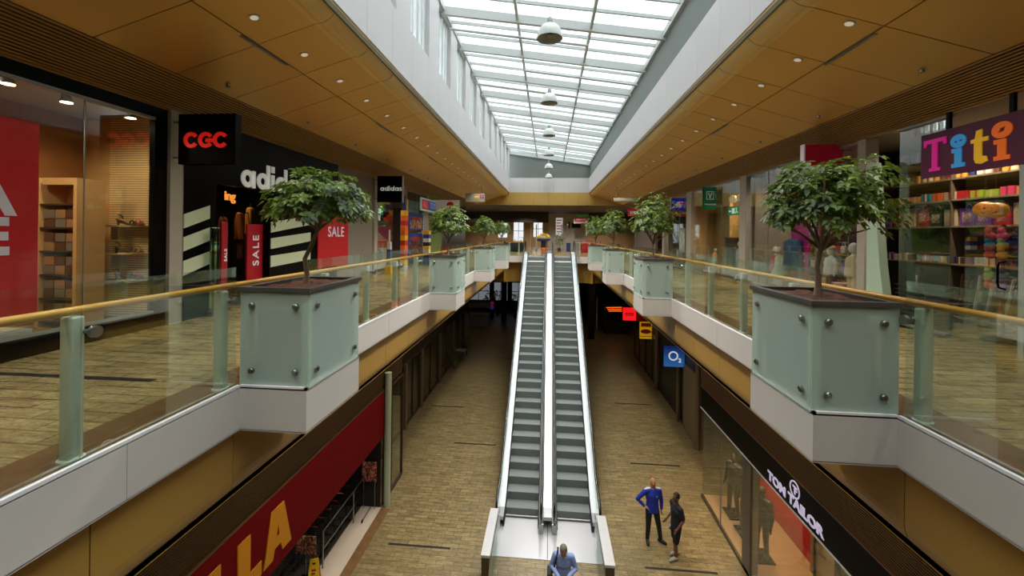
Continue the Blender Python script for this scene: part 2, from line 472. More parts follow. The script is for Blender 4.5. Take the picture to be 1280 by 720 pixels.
for xx in (-EX-.02, EX+.04):
    mb = MB(); mb.box(xx-.05, xx+.05, Y0, YW, RZ(xx)-.12, RZ(xx)+.03); mb.build('edge_beam', whitem, rt)
MB().sweepY([(-EX-.3, RZ(-EX-.3)+.02), (EX+.3, RZ(EX+.3)+.02), (EX+.3, RZ(EX+.3)+.03), (-EX-.3, RZ(-EX-.3)+.03)], Y0, YW+.3).build('glass_panes', gl_roof, rt)
# blind cassettes: thin tubes under some rafters
for i, y in enumerate([6.5, 10.3, 12.4, 14.1, 17.9, 21.7]):
    a, b = ((-.78, EX) if i % 2 == 0 else (-EX, .92))
    MB().cyl((a, y, RZ(a)-.24), (b, y, RZ(b)-.24), .035, n=8).build('blind_tube', whitem, rt)
struct('ceiling', MB().box(-EX-.3, EX+.3, -15, Y0, 5.9, 6.8), grey)
struct('ceiling', MB().box(-EX-8.5, EX+8.5, YW+.3, 48, 3.25, 3.5).box(-11, 11, YW+.04, YW+.4, 3.2, 4.6), brown)
# outer shell that keeps the daylight out
struct('wall_left', MB().box(-11.2, -11, -15, 48, LZ, 4.6), brown)
struct('wall_right', MB().box(11, 11.2, -15, 48, LZ, 4.6), brown)
struct('wall_back', MB().box(-11, 11, -15, -14, LZ, 6.8), grey)

# ------------------------------------------------------------------ far end: rear wall with windows, both floors
def far_wall(z0, z1, wins, nm, m, Y=46.):
    xs = sorted(set([-11, 11]+[w[0] for w in wins]+[w[1] for w in wins])); mb = MB()
    for a, b in zip(xs, xs[1:]):
        w = [q for q in wins if q[0] <= a and q[1] >= b]
        if w: mb.box(a, b, Y, Y+.3, z0, w[0][2]); mb.box(a, b, Y, Y+.3, w[0][3], z1)
        else: mb.box(a, b, Y, Y+.3, z0, z1)
    struct(nm, mb, m)
upw = [(-5.6,-4.5,.9,2.6),(-3.9,-2.7,.5,2.9),(-1.7,-.6,1.0,2.9),(1.0,2.0,.7,3.0),(3.4,4.2,1.2,2.6)]
tanw = mat('tan_wall', 'a5855c', .7)
far_wall(0, 3.3, upw, 'wall_far_upper', tanw)
loww = [(-9,-6.4,-6.1,-4.0),(-6.0,-4.4,-6.1,-4.0),(-4.0,-2.5,-6.1,-4.0),(-2.1,-.5,-6.1,-4.0)]
far_wall(LZ, -1.4, loww, 'wall_far_lower', dark)
for (a, b, z0, z1) in upw+loww:
    mb = MB(); mb.box(a, a+.06, 45.95, 46.05, z0, z1).box(b-.06, b, 45.95, 46.05, z0, z1).box(a, b, 45.95, 46.05, z0, z0+.06).box(a, b, 45.95, 46.05, z1-.06, z1)
    mb.box(a, b, 45.96, 46.04, (z0+z1)/2-.03, (z0+z1)/2+.03).box((a+b)/2-.025, (a+b)/2+.025, 45.96, 46.04, z0, z1)
    w = struct('window_%d' % (30+len([o for o in bpy.data.objects if o.name.startswith('window_3') or o.name.startswith('window_4')])), mb, whitem if z0 > 0 else dark)
    MB().box(a, b, 46.08, 46.09, z0, z1).build('window_pane', gl_dim if z0 < 0 else glass('dimmed_glass_light', (.4, .4, .4, 1), .5), w)  # far panes darkened to hold the daylight down, less so upstairs
# ================================================================== railings
sidew = {-1: 'sports shop side', 1: 'gift shop side'}
ordn = ['first', 'second', 'third', 'fourth', 'fifth']
GH, HH = 1.0, .84
def railing(p0, p1, nrm, npan, label, posts, rot_post=True, top=GH, over=0.):
    """glass leaf railing from p0 to p1; nrm points at the void"""
    p0, p1, nr = Vector(p0), Vector(p1), Vector(nrm); d = (p1-p0); Ln = d.length; d.normalize()
    root = thing('glass_railing', tuple(p0), label, 'railing', 'glass railings around the upper void')
    def M(o):  # local frame: x along, y to the void, z up
        return Matrix.Translation(o) @ Matrix((d, nr, Vector((0, 0, 1)))).transposed().to_4x4()
    B = M(p0)
    w = Ln/npan
    for i in range(npan):
        MB().box(i*w+.008, (i+1)*w-.008, -.012, .0, .0, top, M=B).build('glass_panel', gl_rail, root)
    MB().box(0, Ln, -.03, .002, -.0, .012, M=B).build('base_channel', steel, root)
    a, b = B @ Vector((-.0, -.09, HH)), B @ Vector((Ln+over, -.09, HH))
    MB().cyl(a, b, .024, n=12).build('handrail', wood, root)
    for q in posts:
        mb = MB(); mb.rbox(q-.035, q+.035, -.135, -.055, 0, HH-.03, .012, M=B); mb.cyl(B @ Vector((q, -.095, 0)), B @ Vector((q, -.095, .012)), .06)
        po = mb.build('post', postm, root)
        mb = MB(); mb.cyl(B @ Vector((q+.03, -.06, HH-.12)), B @ Vector((q+.03, .0, HH-.12)), .012, n=10)
        mb.cyl(B @ Vector((q+.03, -.004, HH-.12)), B @ Vector((q+.03, .022, HH-.12)), .034, n=18)
        mb.build('clamp_disc', steel, po)
    return root
segs = [(-.4, PY[0])]+[(PY[i]+PL, PY[i+1]) for i in range(3)]+[(PY[3]+PL, YF-.05)]
where = ['before the %s planter of the %s', 'between the first and second planters, %s', 'between the second and third planters, %s', 'between the third and fourth planters, %s', 'between the fourth planter and the far deck, %s']
for s in (-1, 1):
    for i, (a, b) in enumerate(segs):
        Ln = b-a
        np_ = 2 if i == 0 else (4 if Ln > 4 else 3)
        posts = [2.55, 3.60] if i == 0 else [Ln*(j+.5)/4 for j in range(4)]
        if i == 0: np_ = 2
        lab = where[i] % (('first', sidew[s]) if i == 0 else sidew[s])
        if s < 0 and i == 0:
            # the seam between the two near panels sits at y=2.1
            r = railing((s*2.57, a, 0), (s*2.57, 2.1, 0), (-s, 0, 0), 1, 'glass railing with oak handrail at the picture edge, %s' % sidew[s], [])
            r2 = railing((s*2.57, 2.1, 0), (s*2.57, b, 0), (-s, 0, 0), 1, 'glass railing with oak handrail ' + lab, [.02, 1.09], over=PL)
        else:
            railing((s*2.57, a, 0), (s*2.57, b, 0), (-s, 0, 0), np_, 'glass railing with oak handrail ' + lab, posts, over=PL if i < 4 else 0)
for s in (-1, 1):
    x0, x1 = (-EX, -1.45) if s < 0 else (1.6, EX)
    railing((x0, YF+.03, 0), (x1, YF+.03, 0), (0, -1, 0), 1, 'short glass railing on the far deck between escalators and %s corner' % ('sports shop' if s < 0 else 'gift shop'), [.25, .8])

# ================================================================== planters and trees
def make_planter(s):
    """base at the middle of the box; s gives the side whose long face looks at the void"""
    root = thing('planter_box', (0, 0, 0), 'x', 'planter', 'frosted glass planters along the void')
    x0, x1, y0, y1 = -.30, .30, -PL/2+.02, PL/2-.02
    H = .80
    MB().box(x0+.09, x1-.09, y0+.09, y1-.09, .0, H-.17).build('inner_box', mat('planter_liner', '7f9189', .7), root)
    mb = MB(); q = .055
    for xa in (x0+.014, x1-.014-q):
        for ya in (y0+.016, y1-.016-q): mb.box(xa, xa+q, ya, ya+q, 0, H-.01)
    mb.box(x0+.02, x1-.02, y0+.02, y1-.02, H-.06, H-.02).box(x0+.075, x1-.075, y0+.075, y1-.075, H-.17, H-.13)
    mb.build('inner_frame', mat('planter_frame', 'd9e6cf', .6), root)
    pn = []
    pn.append(MB().box(x0, x1, y0, y0+.012, .0, H)); pn.append(MB().box(x0, x1, y1-.012, y1, .0, H))
    xf = x0 if s > 0 else x1
    pn.append(MB().box(xf-.006, xf+.006, y0+.013, y1-.013, .0, H))
    pn.append(MB().box(-xf-.006, -xf+.006, y0+.013, y1-.013, .0, H))
    for i, p in enumerate(pn):
        g = p.build('glass_panel', frost, root)
        for u in (.18, .82):
            for z in (.14, .68):
                mb = MB()
                if i < 2:
                    x = x0+(x1-x0)*u; yy = y0 if i == 0 else y1; d = -1 if i == 0 else 1
                    mb.cyl((x, yy, z), (x, yy+d*.018, z), .026, n=18); mb.cyl((x, yy+d*.018, z), (x, yy+d*.024, z), .026, .018, n=18)
                else:
                    y = y0+(y1-y0)*(u if u < .5 else .86 if True else u); y = y0+(y1-y0)*(.12 if u < .5 else .88)
                    xx = xf if i == 2 else -xf; d = (1 if xx > 0 else -1)
                    mb.cyl((xx, y, z), (xx+d*.022, y, z), .026, n=18); mb.cyl((xx+d*.022, y, z), (xx+d*.028, y, z), .026, .018, n=18)
                mb.build('bolt', steel, g)
    mb = MB(); t = .045
    for a in ((x0-.02, x1+.02, y0-.02, y0+t), (x0-.02, x1+.02, y1-t, y1+.02), (x0-.02, x0+t, y0+t, y1-t), (x1-t, x1+.02, y0+t, y1-t)):
        mb.box(a[0], a[1], a[2], a[3], H, H+.035)
    mb.build('rim', rimm, root)
    mb = MB(); nx, ny = 14, 22; vs = []
    for i in range(nx+1):
        for jx in range(ny+1):
            x = x0+t+(x1-x0-2*t)*i/nx; y = y0+t+(y1-y0-2*t)*jx/ny
            vs.append((x, y, H+.002+.02*noise.noise(Vector((x*14, y*14, s)))+.012*R.random()))
    mb.add(vs, [(i*(ny+1)+jx, (i+1)*(ny+1)+jx, (i+1)*(ny+1)+jx+1, i*(ny+1)+jx+1) for i in range(nx) for jx in range(ny)])
    mb.build('bark_mulch', soil, root)
    return root
def make_tree(seed, W, zc, zt, lean=0., holes=.25):
    rr = random.Random(seed)
    root = thing('potted_tree', (0, 0, 0), 'x', 'tree', 'small leafy trees in the planters')
    zf = zc+.12
    mb = MB()
    pts = [(0, 0, 0), (.012, .01, .10), (-.008, .0, .25), (.015+lean*.4, .01, .40), (lean, 0, zf)]
    mb.tube(pts, [.034, .024, .020, .020, .018], 10)
    tips = []
    for i in range(7):
        a = 2*PI*i/7+rr.random()*.6; rad = W*.5*rr.uniform(.55, .85)
        e = Vector((lean+rad*math.cos(a), rad*math.sin(a), zf+(zt-zf)*rr.uniform(.15, .75)))
        b = Vector((lean, 0, zf-.02)); mid = b.lerp(e, .5)+Vector((0, 0, .03))
        mb.tube([b, mid, e], [.014, .010, .005], 6); tips.append(e)
        for q in range(2):
            e2 = mid+Vector((rr.uniform(-.14, .14), rr.uniform(-.14, .14), rr.uniform(.04, .16))); mb.tube([mid, e2], [.007, .004], 5)
    mb.build('trunk', bark, root)
    lb = MB(); cx = lean; hz = (zt-zc)/2; cz = (zt+zc)/2
    lob = [(Vector((rr.uniform(-1, 1), rr.uniform(-1, 1), rr.uniform(-.6, .8))).normalized(), rr.uniform(.78, 1.16)) for _ in range(12)]
    cnt = 0
    while cnt < 400:
        v = Vector((rr.gauss(0, 1), rr.gauss(0, 1), rr.gauss(0, 1))).normalized()
        if v.z < -.55: continue
        sc = 1.0
        for l, k2 in lob:
            if v.dot(l) > .75: sc = k2
        if noise.noise(v*2.6+Vector((seed, 0, 0))) < -holes: sc *= .72
        r0 = rr.random()**.35*sc
        p = Vector((cx+v.x*r0*W/2, v.y*r0*W/2, cz+v.z*r0*hz*(1.0 if v.z > 0 else .85)))
        up = (v*.7+Vector((0, 0, .75))+Vector((rr.uniform(-.3, .3), rr.uniform(-.3, .3), 0))).normalized()
        a = up.orthogonal().normalized(); b = up.cross(a); nl = rr.randint(5, 8); ph = rr.random()*6
        for i in range(nl):
            t = ph+2*PI*i/nl+rr.uniform(-.25, .25); dr = rr.uniform(.1, .65)
            d = (a*math.cos(t)+b*math.sin(t)); d = (d*math.cos(dr-.25)+up*math.sin(.35-dr)).normalized()
            sd = d.cross(up).normalized(); L_ = rr.uniform(.045, .078); w = L_*.30
            q = p+d*.008; nrm = sd.cross(d)
            vs = [q, q+d*L_*.45+sd*w+nrm*.008, q+d*L_*.5-nrm*.003, q+d*L_*.45-sd*w+nrm*.008, q+d*L_-nrm*-.012+Vector((0, 0, -.02)), q+d*L_*.82+sd*w*.6, q+d*L_*.82-sd*w*.6]
            lb.add(vs, [(0, 2, 1), (0, 3, 2), (2, 5, 1), (2, 4, 5), (2, 3, 6), (2, 6, 4)], 0, True)
        cnt += 1
    lb.build('foliage', leafm, root)
    return root
plab = {-1: ['first on the sports shop side, nearest the sale poster', 'second on the sports shop side, opposite the toy shop', 'third on the sports shop side, past the toy shop', 'last on the sports shop side, beside the escalator heads'],
        1: ['first on the gift shop side, opposite the purple sign', 'second on the gift shop side, opposite the green sign', 'third on the gift shop side, past the blue sign', 'last on the gift shop side, beside the escalator heads']}
tl = {-1: ['wide flat-topped leafy tree in front of the black sports shop', 'round leafy tree in front of the red and blue toy shop sign', 'small leafy tree in the third planter of the sports shop side', 'small leafy tree in the last planter of the sports shop side'],
      1: ['tall dense leafy tree in front of the pink shop window', 'round leafy tree in front of the square blue sign', 'small leafy tree in the third planter of the gift shop side', 'small leafy tree in the last planter of the gift shop side']}
trees = {(-1,0): (3, .98, .42, 1.10, .12), (1,0): (11, .96, .30, 1.26, .03), (-1,1): (5, .98, .25, 1.2, .03), (1,1): (8, .98, .22, 1.40, .0)}
tsrc = {}
for s in (-1, 1):
    src = make_planter(s)
    for i, y in enumerate(PY):
        loc = (s*(EX-PD+.30), y+PL/2, .0)
        o = src if i == 0 else dup(src, loc)
        o.location = loc; o['label'] = 'frosted green glass planter box, ' + plab[s][i]
    for i, y in enumerate(PY):
        loc = (s*(EX-PD+.31), y+PL/2, .80)
        if i < 2:
            sd, W, zc, zt, ln = trees[(s, i)]; o = make_tree(sd, W, zc, zt, ln*1.0); tsrc[(s, i)] = o
        else: o = dup(tsrc[(s, 1)], loc, rz=1.1*i)
        o.location = loc; o['label'] = tl[s][i]

# ================================================================== escalators
XC = .075
EY0, EY1 = 12.4, 24.4
SL = -LZ/(EY1-EY0)
def zl(y): return LZ if y <= EY0 else (0 if y >= EY1 else LZ+SL*(y-EY0))
def incline(dz, y0=EY0, y1=EY1):  # polyline of the belt line raised by dz with soft ends
    return [(y0-.5, LZ+dz), (y0-.1, LZ+dz+.02), (y0+.35, LZ+dz+.16), (y0+.8, LZ+dz+SL*.8), (y1-.8, dz-SL*.8), (y1-.3, dz-.12), (y1+.15, dz), (y1+.5, dz)]
def yzband(mb, x0, x1, pts, h, m=0):
    for (ya, za), (yb, zb) in zip(pts, pts[1:]):
        vs = [(x0,ya,za-h),(x1,ya,za-h),(x1,yb,zb-h),(x0,yb,zb-h),(x0,ya,za),(x1,ya,za),(x1,yb,zb),(x0,yb,zb)]
        mb.add(vs, [(3,2,1,0),(4,5,6,7),(0,1,5,4),(1,2,6,5),(2,3,7,6),(3,0,4,7)], m)
def escalator(cx, out, label):
    root = thing('escalator', (cx, EY0, LZ), label, 'escalator', 'pair of parallel escalators')
    n = 30; run = (EY1-EY0)/n; rise = -LZ/n
    sm = MB()
    sm.box(cx-.48, cx+.48, EY0, EY0+run, LZ+rise-.5, LZ+rise-.012)
    g = 24
    for i in range(g): sm.box(cx-.47+i*.94/g, cx-.47+(i+.55)*.94/g, EY0-.004, EY0+run, LZ+rise-.22, LZ+rise)
    st = None
    for i in range(n):
        if st is None: st = sm.build('step', beltm, root)
        else:
            c = st.copy(); COL.objects.link(c); c.parent = root; c.location = (0, run*i, rise*i)
    for s in (-1, 1):
        outer = (s == out)
        b = MB(); yzband(b, cx+s*.48, cx+s*.51, incline(.27), .35); b.build('skirt_brush', brush, root)
        if outer:
            d = MB(); yzband(d, cx+s*.51, cx+s*.70, incline(.29), .10); d.build('deck', steelw, root)
            hx = cx+s*.68
        else:
            d = MB(); yzband(d, cx+s*.51, cx+s*.615, incline(.29), .10); d.build('deck', mat('deck_grey', '5e6163', .45, .2), root)
            hx = cx+s*.575
        gp = MB(); pl = incline(.88); lo = incline(.29)
        for i in range(len(pl)-1):
            (ya, za), (yb, zb) = pl[i], pl[i+1]; (yc, zc), (yd, zd) = lo[i], lo[i+1]
            x0, x1 = hx-.006, hx+.006
            vs = [(x0,yc,zc),(x1,yc,zc),(x1,yd,zd),(x0,yd,zd),(x0,ya,za),(x1,ya,za),(x1,yb,zb),(x0,yb,zb)]
            gp.add(vs, [(3,2,1,0),(4,5,6,7),(0,1,5,4),(1,2,6,5),(2,3,7,6),(3,0,4,7)])
        gp.build('balustrade_glass', gl_rail, root)
        hp = [(hx, y, z) for y, z in incline(.92)]
        low = [(hx, EY0-.5-.28*math.sin(a), LZ+.92-.34+.34*math.cos(a)) for a in [PI*i/8 for i in range(9)]][::-1]
        up = [(hx, EY1+.5+.28*math.sin(a), .92-.34+.34*math.cos(a)) for a in [PI*i/8 for i in range(9)]]
        MB().tube(low+hp[1:-1]+up, .034, 10).build('handrail', rubber, root)
        e = MB(); e.rbox(hx-.07, hx+.07, EY0-.72, EY0-.45, LZ+.01, LZ+.30, .02); e.build('newel_base', steel, root)
        e = MB(); e.rbox(hx-.07, hx+.07, EY1+.45, EY1+.72, .01, .30, .02); e.build('newel_base', steel, root)
    # truss cladding under and outside
    tb = MB(); x0, x1 = cx-.62, cx+.62
    if out < 0: x0 = cx-.72
    else: x1 = cx+.72
    pts = incline(-.02)
    for (ya, za), (yb, zb) in zip(pts, pts[1:]):
        vs = [(x0,ya,max(za-.75,LZ-.2)),(x1,ya,max(za-.75,LZ-.2)),(x1,yb,max(zb-.75,LZ-.2)),(x0,yb,max(zb-.75,LZ-.2)),(x0,ya,za),(x1,ya,za),(x1,yb,zb),(x0,yb,zb)]
        tb.add(vs, [(3,2,1,0),(4,5,6,7),(0,1,5,4),(1,2,6,5),(2,3,7,6),(3,0,4,7)])
    xo = cx+out*.72
    yzband(tb, xo-.012 if out < 0 else xo, xo if out < 0 else xo+.012, incline(.20), .9)
    tb.build('truss_cladding', white, root)
    MB().box(cx-.50, cx+.50, EY0-.12, EY0+.02, LZ+.0, LZ+.02).build('comb_plate', steel, root)
    MB().box(cx-.52, cx+.52, EY1-.02, EY1+1.1, .0, .012).build('top_plate', steelw, root)
    return root
escalator(XC-.76, -1, 'escalator on the sports shop side, rising between glass balustrades to the far deck')
escalator(XC+.76, 1, 'escalator on the gift shop side, rising between glass balustrades to the far deck')
mb = MB(); yzband(mb, XC-.12, XC+.12, incline(.35), .10)
cv = mb.build('infill_cover', steelw, None, origin=(XC, EY0, LZ)); tag(cv, 'long pale metal cover strip running up between the two escalators', 'cover strip')
mb = MB(); 
for i in range(1): mb.box(XC-.05, XC+.05, 12.9, 12.93, LZ+.95, LZ+1.0)
lp = MB().box(XC-1.42, XC+1.42, 10.78, EY0-.12, LZ, LZ+.012).build('landing_plate', mat('pale_plate', 'bdbdc2', .35, .3, .05, 2), None, origin=(XC, 11.6, LZ))
tag(lp, 'wide pale metal landing plate on the floor below the escalators', 'floor plate')
MB().box(XC-.008, XC+.008, 10.8, EY0-.2, LZ+.0125, LZ+.014).build('joint', dark, lp)
for s, a, b in ((-1, -1.47, -1.25), (1, 1.35, 1.59)):
    y0, y1 = 9.5, 11.17
    r = thing('escalator_barrier', ((a+b)/2, (y0+y1)/2, LZ), 'low metal barrier with broad white top beside the escalator foot, ' + sidew[s], 'barrier', 'barriers at the escalator foot')
    MB().rbox(a, b, y0, y1, LZ+.93, LZ+1.0, .012).build('top_cap', mat('cap_white', 'c2c0c3', .35, .2), r)
    MB().box(a+.02, b-.02, y0+.01, y1-.01, LZ, LZ+.93).build('body', mat('bronzed_steel', '5c5140', .35, .7, .1, 3, stretch=(6, 6, .5)), r)
    xi = b+.03 if s < 0 else a-.03
    MB().box(xi-.005, xi+.005, y0-.6, y1+.1, LZ, LZ+1.0).build('glass_screen', gl_rail, r)
# white service clips beside the trusses
for s in (-1, 1):
    for j, yy in enumerate((14.2, 19.6)):
        x = XC+s*(1.50)
        o = MB().rbox(x-.03, x+.03, yy, yy+.55, zl(yy)+.05, zl(yy)+.17, .015).rbox(x-.02, x+.02, yy-.35, yy-.02, zl(yy)-.16, zl(yy)-.08, .01).build('wall_bracket', whitem, None, origin=(x, yy, zl(yy)))
        tag(o, 'small white bracket clipped to the %s flank of the escalators, %s up' % (sidew[s].replace(' side', ''), ['low', 'half way']  [j]), 'bracket')

# far security columns at the head of the escalators
for j, x in enumerate((-1.2, 1.3)):
    r = thing('entrance_gate', (x, 34, 0), ['pair of slim pale gate posts beside the yellow kiosk', 'pair of slim pale gate posts beside the potted shrub'][j], 'gate', 'slim gate posts on the far deck')
    for dx in (-.22, .22):
        MB().rbox(x+dx-.04, x+dx+.04, 33.9, 34.1, 0, 2.15, .02).build('post', whitem, r)
        MB().rbox(x+dx-.1, x+dx+.1, 33.8, 34.2, 0, .06, .01).build('foot', steel, r)

# ================================================================== lamps
def pendant():
    r = thing('pendant_lamp', (0, 0, 0), 'x', 'lamp', 'row of white dome pendants under the skylight')
    w = .235
    prof = [(w, 0), (w*.985, .04), (w*.93, .11), (w*.8, .18), (w*.58, .235), (w*.36, .262), (.045, .27)]
    m = MB().lathe(prof, (0, 0, 0), 32); m.lathe([(p[0]-.006, p[1]) for p in prof], (0, 0, -.001), 32)
    m.build('shade', mat('lamp_shell', 'c9cac4', .35, .1), r)
    MB().cyl((0, 0, .262), (0, 0, .37), .06, .05, 20).cyl((0, 0, .37), (0, 0, .40), .035, .02, 16).build('cap', mat('lamp_cap', '8f9290', .35, .7), r)
    MB().cyl((0, 0, .05), (0, 0, .2), .05, .05, 16).build('bulb_reflector', mat('lamp_inner', '9c9c90', .4), r)
    MB().cyl((0, 0, .39), (0, 0, RZ(-.02)-.02-4.88), .006, n=6).build('cable', whitem, r)
    return r
P0 = pendant()
for i in range(6):
    y = 7.62+3.74*i; loc = (-.02, y, 4.88)
    o = P0 if i == 0 else dup(P0, loc)
    o.location = loc
    o['label'] = 'white dome pendant lamp hanging under the skylight, %s of the row from the camera' % (ordn+['sixth'])[i]
# downlights and sprinklers in the gold ceilings
tilt = math.atan(.31)
def disc_at(mb, x, y, z, s, r, d0, d1, r1=None):
    nrm = Vector((-s*-.31*-1, 0, -1)); nrm = Vector((-.31*s*1.0, 0, -1)).normalized()
    p = Vector((x, y, z)); mb.cyl(p+nrm*d0, p+nrm*d1, r, r1, n=20)
dl_on = mat('downlight_lens', 'd8cdb8', .4, emit=.35, ecol='fff0d8')
for s in (-1, 1):
    x = s*3.27; z = CZ(3.27)
    first = None
    for i in range(23):
        y = 2.43+.95*i+(.0 if s < 0 else .55)
        if first is None:
            first = thing('downlight', (x, y, z), 'small round recessed downlight in the gold ceiling over the %s walkway' % sidew[s].replace(' side', ''), 'downlight', 'recessed downlights over the %s' % sidew[s])
            m = MB(); disc_at(m, x, y, z, s, .062, -.01, .008, .058); m.build('trim_ring', steelw, first)
            m = MB(); disc_at(m, x, y, z, s, .042, -.005, .010); m.build('lens', dl_on, first)
        else: dup(first, (x, y, z))
    sp = None; x = s*4.4; z = CZ(4.4)
    for i in range(11):
        y = 5.35+1.9*i
        if sp is None:
            m = MB(); m.cyl((x, y, z), (x, y, z-.03), .022, n=10).cyl((x, y, z-.03), (x, y, z-.036), .034, n=12)
            sp = m.build('sprinkler', steel, None, origin=(x, y, z)); tag(sp, 'tiny metal sprinkler head in the gold ceiling over the %s walkway' % sidew[s].replace(' side', ''), 'sprinkler', 'sprinklers over the %s' % sidew[s])
        else: dup(sp, (x, y, z))
    sl = None; x = s*3.58; z = CZ(3.58)
    for i in range(4):
        y = 4.95+3.8*i+(0 if s < 0 else .4)
        if sl is None:
            m = MB(); m.box(x-.02, x+.02, y-.42, y+.42, z-.012, z+.01)
            sl = m.build('air_slot', steel, None, origin=(x, y, z)); tag(sl, 'narrow metal air slot in the ceiling joint over the %s walkway' % sidew[s].replace(' side', ''), 'air vent', 'air slots over the %s' % sidew[s])
        else: dup(sl, (x, y, z))
# ================================================================== upper shops, shared shell
shopc = mat('shop_ceiling', '8d8a80', .7)
pil = mat('pillar_grey', 'a39d90', .5, .1)
alum = mat('alu_frame', '8f938f', .4, .6)
blackf = mat('shop_black', '060607', .3, spec=.08)
def col(n, c, r=.55, **k): return mat('c_'+n, c, r, **k)
for s, nm in ((-1, 'left'), (1, 'right')):
    struct('ceiling', MB().box(s*(SX+.02), s*11, -14, 27, 2.97, 3.02), shopc)
def pillar(s, y0, y1, d=.16, z1=2.96):
    return struct('wall_%s_pillar' % ('left' if s < 0 else 'right'), MB().rbox(s*(SX-.05), s*(SX+d), y0, y1, 0, z1, .01), pil)
def partition(s, y, x1=9.0, m=None, t=.1):
    return struct('wall_%s_partition' % ('left' if s < 0 else 'right'), MB().box(s*(SX+.12), s*x1, y-t/2, y+t/2, 0, 2.96), m or cream)
def glazing(s, y0, y1, z0, z1, label, joints=(), frame=alum, cat='shop window'):
    r = thing('shop_window', (s*SX, (y0+y1)/2, z0), label, cat, 'upper shop windows')
    MB().box(s*SX, s*(SX+.012), y0, y1, z0, z1).build('glass_pane', gl_shop, r)
    mb = MB()
    for y in joints: mb.box(s*(SX-.002), s*(SX+.014), y-.004, y+.004, z0, z1)
    mb.box(s*(SX-.03), s*(SX+.04), y0, y1, z0, z0+.03).box(s*(SX-.03), s*(SX+.04), y0, y1, z1-.03, z1)
    mb.build('glass_joint', frame, r)
    return r

# ---------------- shoe shop (left, near)
struct('trim_60', MB().box(-SX-.06, -SX+.02, -3, 5.28, 0, .20).box(-SX-.06, -SX+.02, -3, 5.28, 2.80, 2.96).box(-SX-.06, -SX+.02, 5.10, 5.28, .2, 2.8), blackf)
glazing(-1, -3, 5.10, .20, 2.80, 'large shoe shop window in a thick black frame at the picture edge', (4.28, 2.0))
pillar(-1, 5.29, 5.50)
r = thing('sale_poster', (-5.45, 2.9, .39), 'big red sale poster with huge white letters inside the shoe shop window', 'poster')
MB().box(-5.47, -5.45, 1.7, 4.0, .39, 2.42).build('sheet', redl, r)
wl = mat('letter_white', 'd9d2dc', .5, emit=.1)
text('SA', .50, 'lettering', wl, 'L', (-5.44, 3.50, 1.60), r, bold=.022, ext=.003)
text('LE', .50, 'lettering', wl, 'L', (-5.44, 3.50, 1.20), r, bold=.022, ext=.003)
tag(MB().rbox(-5.9, -5.36, 1.7, 3.9, .0, .26, .01).build('display_plinth', mat('plinth_white', 'b9bcae', .5), None, origin=(-5.6, 2.8, 0)), 'low white display plinth under the big red sale poster', 'plinth')
struct('wall_left_shoeshop', MB().box(-7.2, -7.1, -3, 5.75, 0, 2.96), cream)
struct('wall_left_soffit', MB().box(-7.1, -7.02, 2.0, 5.72, 2.0, 2.96), mat('brown_soffit', '8a5c30', .6))
def striped():
    m, N, L, P = nodes('striped_wall')
    tc = N.new('ShaderNodeTexCoord'); wv = N.new('ShaderNodeTexWave'); wv.bands_direction = 'Z'; wv.inputs['Scale'].default_value = 9
    cr = N.new('ShaderNodeValToRGB'); cr.color_ramp.elements[0].color = lin('9c8258'); cr.color_ramp.elements[1].color = lin('e0c795'); cr.color_ramp.elements[0].position = .2; cr.color_ramp.elements[1].position = .4
    L.new(tc.outputs['Object'], wv.inputs['Vector']); L.new(wv.outputs['Fac'], cr.inputs[0]); L.new(cr.outputs[0], P.inputs['Base Color']); P.inputs['Roughness'].default_value = .6
    return m
struct('wall_left_striped', MB().box(-6.6, -5.32, 5.72, 5.78, 0, 2.96), striped())
struct('wall_left_cream', MB().box(-7.6, -6.6, 5.72, 5.78, 0, 2.96), cream)
# shelf cabinet with shoe boxes
r = thing('shelf_cabinet', (-6.37, 5.05, 0), 'tall cream cabinet with shoe boxes on dark open shelves', 'cabinet')
m_cr = mat('cabinet_cream', 'c5a470', .5)
mb = MB(); mb.box(-6.17, -6.12, 4.9, 5.25, 0, 1.88).box(-6.62, -6.12, 4.9, 5.25, 1.88, 1.97).box(-6.72, -6.67, 4.9, 5.25, 0, 1.97).box(-6.67, -6.17, 5.22, 5.25, 0, 1.9)
mb.build('body', m_cr, r)
for i in range(6): MB().box(-6.67, -6.17, 4.91, 5.22, .06+.31*i, .08+.31*i).build('shelf', mat('shelf_dark', '33231a', .5), r)
bx = [mat('box_tan', '9a7a58', .7), mat('box_brown', '5b3a26', .7), mat('box_grey', '77706a', .7)]
for i in range(5):
    for j in range(3):
        for q in range(2):
            x = -6.66+j*.163; z = .08+.31*i+q*.12
            o = MB().rbox(x, x+.15, 4.95, 5.2, z+.001, z+.115, .004).build('shoe_box', bx[(i+j+q) % 3], None, origin=(x+.07, 5.07, z))
            tag(o, '%s shoe box stacked in the cream cabinet of the shoe shop' % ['tan', 'brown', 'grey'][(i+j+q) % 3], 'box', '%s shoe boxes in the cabinet' % ['tan', 'brown', 'grey'][(i+j+q) % 3])
